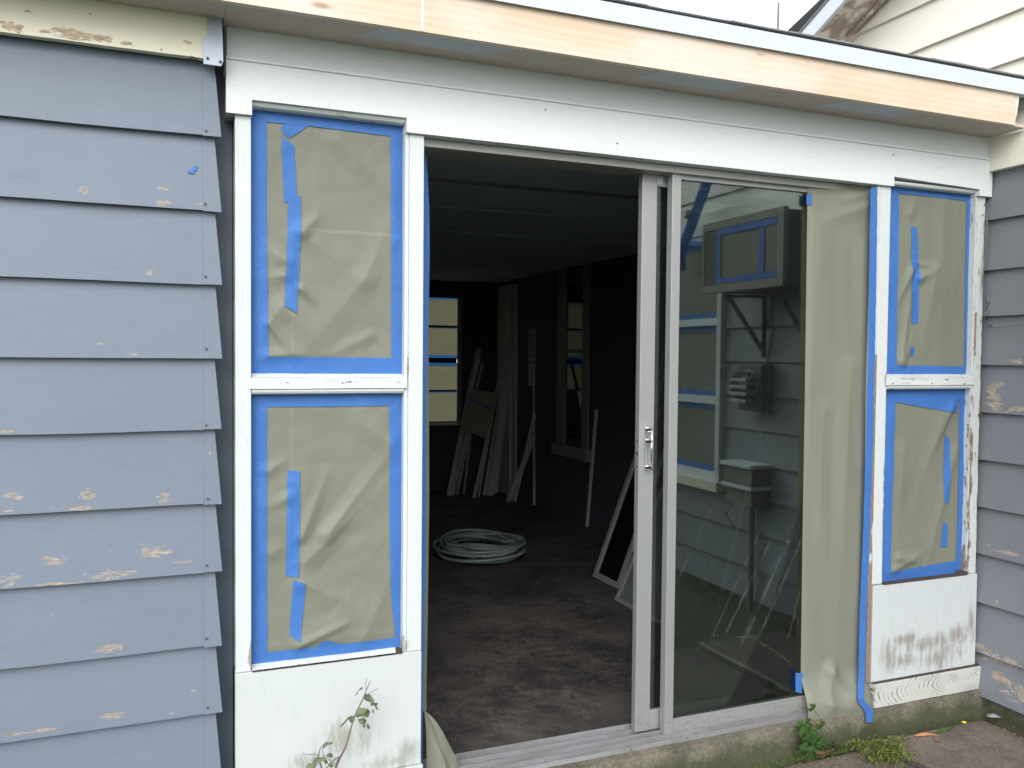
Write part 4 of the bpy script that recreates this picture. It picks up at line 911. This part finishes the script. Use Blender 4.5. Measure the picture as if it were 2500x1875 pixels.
# leaning pieces
def stick(a, b, yo, wd, nm, lab, m=None, th=.015, z0=-.05):
    x, y = GR(*a, z0); yt = y+yo; X, Z = W(*b, yt)
    if y > 5.42: y = 5.42; x = W(*a, y)[0]
    if yt > 5.70: yt = 5.70; X, Z = W(*b, yt)
    if x > RX1-.03: x = RX1-.03; y, _z = XP(*a, x)
    if X > RX1-.02: X = RX1-.02; yt, Z = XP(*b, X)
    o = MB().bar((x, y, z0), (X, yt, Z), wd, th, (0, 1, 0)).build(nm, m or M_stick, None); tag(o, lab, nm.replace('_', ' ')); return o
q6 = lambda u, v: (1050+u/2.911, 680+v/2.911)
stick(q6(133,1470), q6(345,500), .3, .05, 'wooden_strip', 'leftmost long pale strip leaning under the far window')
stick(q6(190,1480), q6(312,930), .25, .022, 'wooden_strip', 'short thin strip leaning just right of the leftmost strip')
stick(q6(238,1470), q6(300,1000), .2, .02, 'wooden_strip', 'dark short strip leaning behind the thin strip')
stick(q6(312,1560), q6(528,560), .35, .035, 'wooden_strip', 'bright narrow strip crossing in front of the tilted papered sash')
stick(q6(385,1540), q6(520,700), .3, .035, 'wooden_strip', 'strip leaning right of the bright narrow one, lower top')
stick(q6(425,1545), q6(560,600), .3, .055, 'wooden_strip', 'wide grey strip leaning against the upright board')
stick(q6(550,1585), q6(738,1120), .2, .04, 'wooden_strip', 'steeply slanting short strip right of the upright board')
stick(q6(600,1585), q6(742,970), .2, .03, 'wooden_strip', 'thin slanting strip meeting the vertical pole at half height')
stick(q6(740,1590), q6(735,600), .0, .018, 'wooden_pole', 'thin vertical pole in the dark middle of the room')
stick((1433,1283), (1456,1000), .15, .025, 'wooden_pole', 'lone slim pole leaning below the narrow inside window')
for k, (a, b, yo, wd, lb) in enumerate(((q6(160,1465), q6(372,600), .3, .03, 'second long pale strip just behind the leftmost one'),
    (q6(345,1550), q6(500,640), .3, .02, 'thin strip between the two brighter crossing strips'),
    (q6(405,1542), q6(545,520), .3, .025, 'long thin strip rising highest of the bunch'),
    (q6(452,1530), q6(575,700), .25, .03, 'grey strip just left of the upright white board'),
    (q6(470,1500), q6(540,860), .2, .02, 'short stub of strip at the foot of the upright board'),
    (q6(575,1575), q6(725,1180), .15, .02, 'very thin strip beside the steeply slanting one'))): stick(a, b, yo, wd, 'wooden_strip', lb)
ts = thing('tilted_window', (2.75, 4.9, .6), 'tilted papered window sash leaning among the strips', 'window')
cn = [W(*q6(*p), 4.95) for p in ((295,790),(485,815),(398,1140),(228,1050))]
def qp(c, y0, y1): return MB().prism(c, 'y', y0, y1)
qp(cn, 4.95, 4.975).build('sheet', M_paper, ts)
tc = [W(*q6(*p), 4.94) for p in ((286,850),(440,918),(440,932),(286,862))]; qp(tc, 4.94, 4.945).build('tape_strip', M_tape, ts)
bc = [W(*q6(*p), 4.93) for p in ((236,1040),(400,1118),(396,1142),(228,1062))]; qp(bc, 4.925, 4.948).build('bottom_rail', M_intrim, ts)
sd_ = [W(*q6(*p), 4.93) for p in ((345,560),(362,560),(300,800),(280,800))]; qp(sd_, 4.925, 4.948).build('stile', M_stick, ts)
def leanframe(name, label, xb, ya, yb, lean, hgt, wd, m, screen=None, mid=False, group=None, th=.02):
    t = thing(name, (xb, ya, -.05), label, 'window frame', group)
    d = Vector((lean, 0, hgt)); L = d.length; d.normalize(); base = Vector((xb, 0, -.05)); nrm = Vector((d.z, 0, -d.x))
    def bar(p, q, nm): return MB().bar(p, q, wd if True else wd, th, nrm).build(nm, m, t)
    def at_(y, s): return base+Vector((0, y, 0))+d*s
    bar(at_(ya, 0), at_(ya, L), 'stile'); bar(at_(yb, 0), at_(yb, L), 'stile')
    bar(at_(ya-wd/2, wd/2), at_(yb+wd/2, wd/2), 'bottom_rail'); bar(at_(ya-wd/2, L-wd/2), at_(yb+wd/2, L-wd/2), 'top_rail')
    if mid: bar(at_((ya*2+yb)/3, wd), at_((ya*2+yb)/3, L-wd), 'mullion')
    if screen:
        p = [at_(ya-wd/2, wd), at_(yb+wd/2, wd), at_(yb+wd/2, L-wd), at_(ya-wd/2, L-wd)]
        MB().add([q-nrm*.001 for q in p]+[q+nrm*.001 for q in p], [(0, 1, 2, 3), (7, 6, 5, 4), (0, 4, 5, 1), (1, 5, 6, 2), (2, 6, 7, 3), (3, 7, 4, 0)]).build('pane', screen, t)
    return t
def mat_screen():
    t = NT('insect_screen'); t.fin((.16, .18, .19), .7); tr = t.n('ShaderNodeBsdfTransparent'); mx = t.n('ShaderNodeMixShader'); mx.inputs[0].default_value = .45
    t.l(t.b.outputs[0], mx.inputs[1]); t.l(tr.outputs[0], mx.inputs[2]); t.l(mx.outputs[0], t.out.inputs[0]); return t.m
M_scr = mat_screen(); M_gedge = simple('pale_glass_edge', (.62, .74, .68), .4)
leanframe('storm_window', 'aluminium storm window frame leaning beside the handle stile', 2.50, 2.13, 1.25, .52, 1.35, .035, M_alu, M_glassi, True)
leanframe('insect_screen', 'dark insect screen leaning in front of the storm window frame', 2.37, 1.62, .95, .60, 1.25, .022, M_alu, M_scr)
for k, (xb, ya) in enumerate(((2.46, .85), (2.53, .84), (2.66, .80), (2.74, .82), (2.83, .80))):
    leanframe('glass_sheet', ['leftmost of the dim glass sheets leaning behind the fixed door glass', 'second dim glass sheet from the left behind the fixed door glass', 'middle one of the dim glass sheets behind the fixed door glass', 'fourth dim glass sheet from the left behind the fixed door glass', 'rightmost of the dim glass sheets leaning behind the fixed door glass'][k], xb, ya, .30, .33, 1.15, .020, M_gedge, M_glassi, group='glass panes leaning behind the door glass', th=.012)

# ------------------------------------------------------------------ plants and litter
def leaf(mb, c, size, ang, tilt=.3, lobes=5, seed=0, yb=None, curl=.2):
    """a lobed leaf facing the viewer side of the wall"""
    r = random.Random(seed); n = 28; ring = []
    for i in range(n):
        a = 2*math.pi*i/n; rr = size*(.72+.22*abs(math.cos(lobes*a/2))+.10*r.random())
        if abs((a+math.pi) % (2*math.pi)-math.pi) > 2.85: rr *= .35
        ring.append((rr*math.cos(a), rr*math.sin(a)*.85))
    ca, sa = math.cos(ang), math.sin(ang)
    vs = [Vector(c)]
    for (u, v) in ring:
        x, z = u*ca-v*sa, u*sa+v*ca; vs.append(Vector(c)+Vector((x, -tilt*z*.8+curl*(u*u+v*v)/size, z)))
    for i in range(n):   # mid ring keeps the leaf bent, not flat
        pass
    mb.add(vs, [(0, 1+i, 1+(i+1) % n) for i in range(n)]); return mb
def outline(mb, pts, Y, curl=.003, seed=0):
    cx_, cz_ = sum(p[0] for p in pts)/len(pts), sum(p[1] for p in pts)/len(pts)
    vs = [(cx_, Y-curl, cz_)]+[(p[0], Y+curl*math.sin(i*1.3+seed), p[1]) for i, p in enumerate(pts)]; n = len(pts)
    mb.add(vs, [(0, 1+i, 1+(i+1) % n) for i in range(n)]); return mb
zw = lambda u, v: (700+u/4.9156, 1600+v/4.9156)
YW = -.10
wd_ = thing('tall_weed', (W(820,1890,YW)[0], YW, -.19), 'tall thin weed with chewed dull green leaves before the white panel', 'weed')
def ww(l, Y=YW): return [(W(*zw(*p), Y)[0], Y+.01*math.sin(p[1]*.01), W(*zw(*p), Y)[1]) for p in l]
def stem(l, r0, r1, Y=YW): MB().tube(ww(l, Y), [r0+(r1-r0)*i/(len(l)-1) for i in range(len(l))], 6).build('stem', M_stem, wd_, smooth=True)
stem([(560,1500),(600,1340),(640,1210),(700,1080),(770,900),(820,750),(865,620),(910,500),(945,415),(970,370),(1005,300)], .0042, .0010)
stem([(945,420),(945,340),(965,280)], .0010, .0006); stem([(945,470),(1020,420),(1095,385)], .0012, .0006)
stem([(600,1340),(625,1220),(590,1230),(520,1320),(440,1420)], .003, .0012)
stem([(440,1420),(400,1290),(378,1190),(395,1100),(440,1050),(485,1028)], .0022, .001); stem([(378,1190),(330,1170),(270,1180),(180,1168)], .0012, .0007)
stem([(420,1120),(440,1190),(520,1260),(600,1330)], .001, .0008)
chew = [[(925,470),(990,465),(1020,495),(1050,525),(1045,560),(1080,590),(1105,580),(1080,615),(1105,640),(1075,645),(1050,600),(1010,620),(1015,560),(995,530),(960,545),(935,540)],
        [(835,660),(870,632),(930,628),(970,632),(990,660),(1005,680),(995,715),(975,740),(930,728),(880,735),(850,760),(830,720)],
        [(800,722),(770,735),(735,755),(700,795),(660,840),(643,885),(655,830),(690,780),(730,745)],
        [(800,722),(812,770),(770,808),(750,790),(757,760)],
        [(880,752),(930,735),(940,765),(962,790),(955,812),(925,812),(885,825),(858,795),(865,770)],
        [(862,410),(880,390),(915,385),(912,405),(880,412)], [(862,415),(880,405),(825,485),(818,490)],
        [(925,825),(945,835),(940,860),(915,862),(905,845)], [(965,825),(990,835),(1000,875),(965,872),(960,850)], [(1035,640),(1045,660),(1040,690),(1025,680)],
        [(500,1035),(555,1030),(550,1060),(510,1060),(480,1072),(440,1105),(420,1130),(435,1085),(465,1050)],
        [(470,1190),(500,1168),(540,1180),(562,1220),(520,1222),(485,1210)],
        [(315,1250),(350,1228),(400,1235),(455,1215),(480,1240),(430,1250),(380,1262),(365,1300),(335,1345),(280,1400),(210,1390),(240,1330),(260,1305),(300,1290)],
        [(410,1230),(460,1225),(500,1290),(460,1295)], [(495,1310),(540,1300),(570,1320),(520,1345)]]
for k, c in enumerate(chew):
    outline(MB(), [W(*zw(*p), YW-.008) for p in c], YW-.008, .006, k).build('leaf', M_leafd, wd_)
# mallow at the footing
ml = thing('mallow_weed', (2.42, -.05, -.19), 'green round leaved weed growing from the footing below the hanging paper', 'weed')
zp = lambda u, v: (1850+u/4.9156, 1650+v/4.9156)
k = 0
for (u, v, s) in ((655,385,46),(610,545,34),(520,600,50),(600,625,55),(760,595,52),(560,680,55),(650,690,48),(700,770,60),(620,800,60),(560,870,56),(760,820,44),(520,900,50),(640,900,60),(690,700,36),(590,760,50),(500,640,30),(740,760,40)):
    Yk = -.055-.03*rnd.random(); X, Z = W(*zp(u, v), Yk); s_ = s*.00048
    leaf(MB(), (X, Yk, Z), s_, rnd.uniform(0, 6.28), rnd.uniform(.2, .7), 5, k, curl=.25).build('leaf', M_leafg, ml); 
    MB().tube([(2.42+rnd.uniform(-.02, .02), -.05, -.19), ((X+2.42)/2+.01, Yk-.01, (Z-.19)/2), (X, Yk+.003, Z)], .0011, 5).build('stem', M_leafg, ml, smooth=True); k += 1
# yellow green clump
yc = thing('yellowing_weed', (2.50, -.11, -.19), 'feathery yellow green weed clump beside the slab corner', 'weed')
st_ = MB(); lf = MB()
for i in range(80):
    bx, by = 2.50+rnd.uniform(-.04, .07), -.15+rnd.uniform(-.07, .04); a = rnd.uniform(0, 6.28); L = rnd.uniform(.04, .13); hgt = rnd.uniform(.02, .11)
    p0 = Vector((bx, by, -.19)); p2 = p0+Vector((L*math.cos(a), L*math.sin(a)*.7-.01, hgt*.6)); p1 = (p0+p2)/2+Vector((0, 0, hgt*.7))
    pts = [p0*(1-t)**2+p1*2*t*(1-t)+p2*t*t for t in [j/6 for j in range(7)]]; st_.tube(pts, .0007, 4)
    for j in range(2, 7):
        for q in range(3):
            c = pts[j]+Vector((rnd.uniform(-.01, .01), rnd.uniform(-.01, .01), rnd.uniform(-.006, .008))); r = rnd.uniform(.004, .0105); e = Vector((rnd.uniform(-1, 1), rnd.uniform(-1, 1), rnd.uniform(-.5, 1))).normalized(); g = e.cross(Vector((.3, .5, .8))).normalized()
            lf.add([c-e*r, c+g*r*.5, c+e*r, c-g*r*.5], [(0, 1, 2, 3)])
st_.build('stems', M_stemy, yc, smooth=True); lf.build('leaflets', M_leafy, yc)
# grass and moss tufts along the footing joint
gm = MB()
for i in range(900):
    x = rnd.choice([rnd.uniform(2.0, 2.62), rnd.uniform(.9, 3.2), rnd.gauss(2.4, .12)]); y = -.052+rnd.uniform(-.02, .012); h_ = rnd.uniform(.004, .022)*(1.5 if abs(x-2.4) < .15 else .7); a = rnd.uniform(0, 6.28); wv = .0012
    z0 = -.178 if x > 2.62 else -.194
    gm.add([(x-wv, y, z0), (x+wv, y, z0), (x+h_*.7*math.cos(a), y+h_*.6*math.sin(a), z0+h_)], [(0, 1, 2)])
o = gm.build('grass_tufts', M_grass, None); tag(o, 'tiny grass and moss tufts in the joint along the footing', 'grass', None, 'stuff')
# ground litter
def litter(name, lab, m, pts, z, h=.006, cat='leaf'):
    P3 = [GR(*p, z) for p in pts]; cx_, cy_ = sum(p[0] for p in P3)/len(P3), sum(p[1] for p in P3)/len(P3); n = len(P3)
    mb = MB().add([(cx_, cy_, z+h)]+[(p[0], p[1], z+.001) for p in P3]+[(cx_, cy_, z+h-.0012)], [(0, 1+i, 1+(i+1) % n) for i in range(n)]+[(n+1, 1+(i+1) % n, 1+i) for i in range(n)])
    o = mb.build(name, m, None); tag(o, lab, cat); return o
zg = lambda u, v: (2050+u/4.4244, 1500+v/4.4244)
ZS = -.167
litter('fallen_leaf', 'small bright yellow leaf on the corner slab', M_yel, [zg(1315,1160), zg(1340,1152), zg(1372,1165), zg(1368,1178), zg(1330,1177)], ZS)
litter('fallen_leaf', 'curled orange brown dead leaf on the corner slab', M_orl, [zg(800,1305), zg(850,1290), zg(930,1285), zg(1020,1300), zg(1080,1310), zg(960,1308), zg(880,1318), zg(805,1318)], ZS, .012)
litter('fallen_leaf', 'dark red brown dead leaf below the orange one', M_brl, [zg(1010,1325), zg(1080,1345), zg(1100,1390), zg(1060,1375), zg(1010,1355)], ZS, .01)
litter('fallen_leaf', 'green narrow leaf lying on the corner slab', M_leafg, [zg(1030,1275), zg(1100,1240), zg(1180,1205), zg(1240,1215), zg(1190,1245), zg(1100,1275), zg(1050,1285)], ZS, .008)
litter('plastic_scrap', 'crumpled grey plastic scrap in the corner by the footing', M_galv, [zg(1580,1080), zg(1660,1080), zg(1750,1105), zg(1740,1122), zg(1640,1115), zg(1590,1105)], ZS, .012, 'litter')
bk = MB().tube([(*GR(*zp(690,935), -.185), -.18), (*GR(*zp(800,935), -.185), -.183), (*GR(*zp(900,905), -.185), -.18), (*GR(*zp(955,830), -.185), -.16)], [.006, .008, .007, .002], 7).build('bark_curl', M_brl, None, smooth=True); tag(bk, 'curled red brown strip of bark lying beside the mallow weed', 'bark')
lt_ = MB()
for i in range(420):
    x, y = rnd.gauss(2.3, .35), -.08-abs(rnd.gauss(0, .10)); r = rnd.uniform(.002, .006); a = rnd.random()*6; z0 = -.167 if x > 2.62 else -.189
    lt_.add([(x+r*math.cos(a), y+r*math.sin(a), z0), (x+r*math.cos(a+1.9), y+r*math.sin(a+1.9)*.5, z0+.001), (x+r*math.cos(a+3.4), y+r*math.sin(a+3.4), z0+.002)], [(0, 1, 2)])
for i in range(260):
    x, y = rnd.uniform(3.18, 3.26), rnd.uniform(-1.0, .0); r_ = rnd.uniform(.004, .012); a = rnd.random()*6; z0 = -.212
    lt_.add([(x+r_*math.cos(a), y+r_*math.sin(a), z0), (x+r_*math.cos(a+1.9), y+r_*math.sin(a+1.9)*.6, z0+.004), (x+r_*math.cos(a+3.6), y+r_*math.sin(a+3.6), z0+.007)], [(0, 1, 2)])
o = lt_.build('leaf_litter', M_orl, None); tag(o, 'specks of dry leaf litter on the paving by the weeds', 'litter', None, 'stuff')
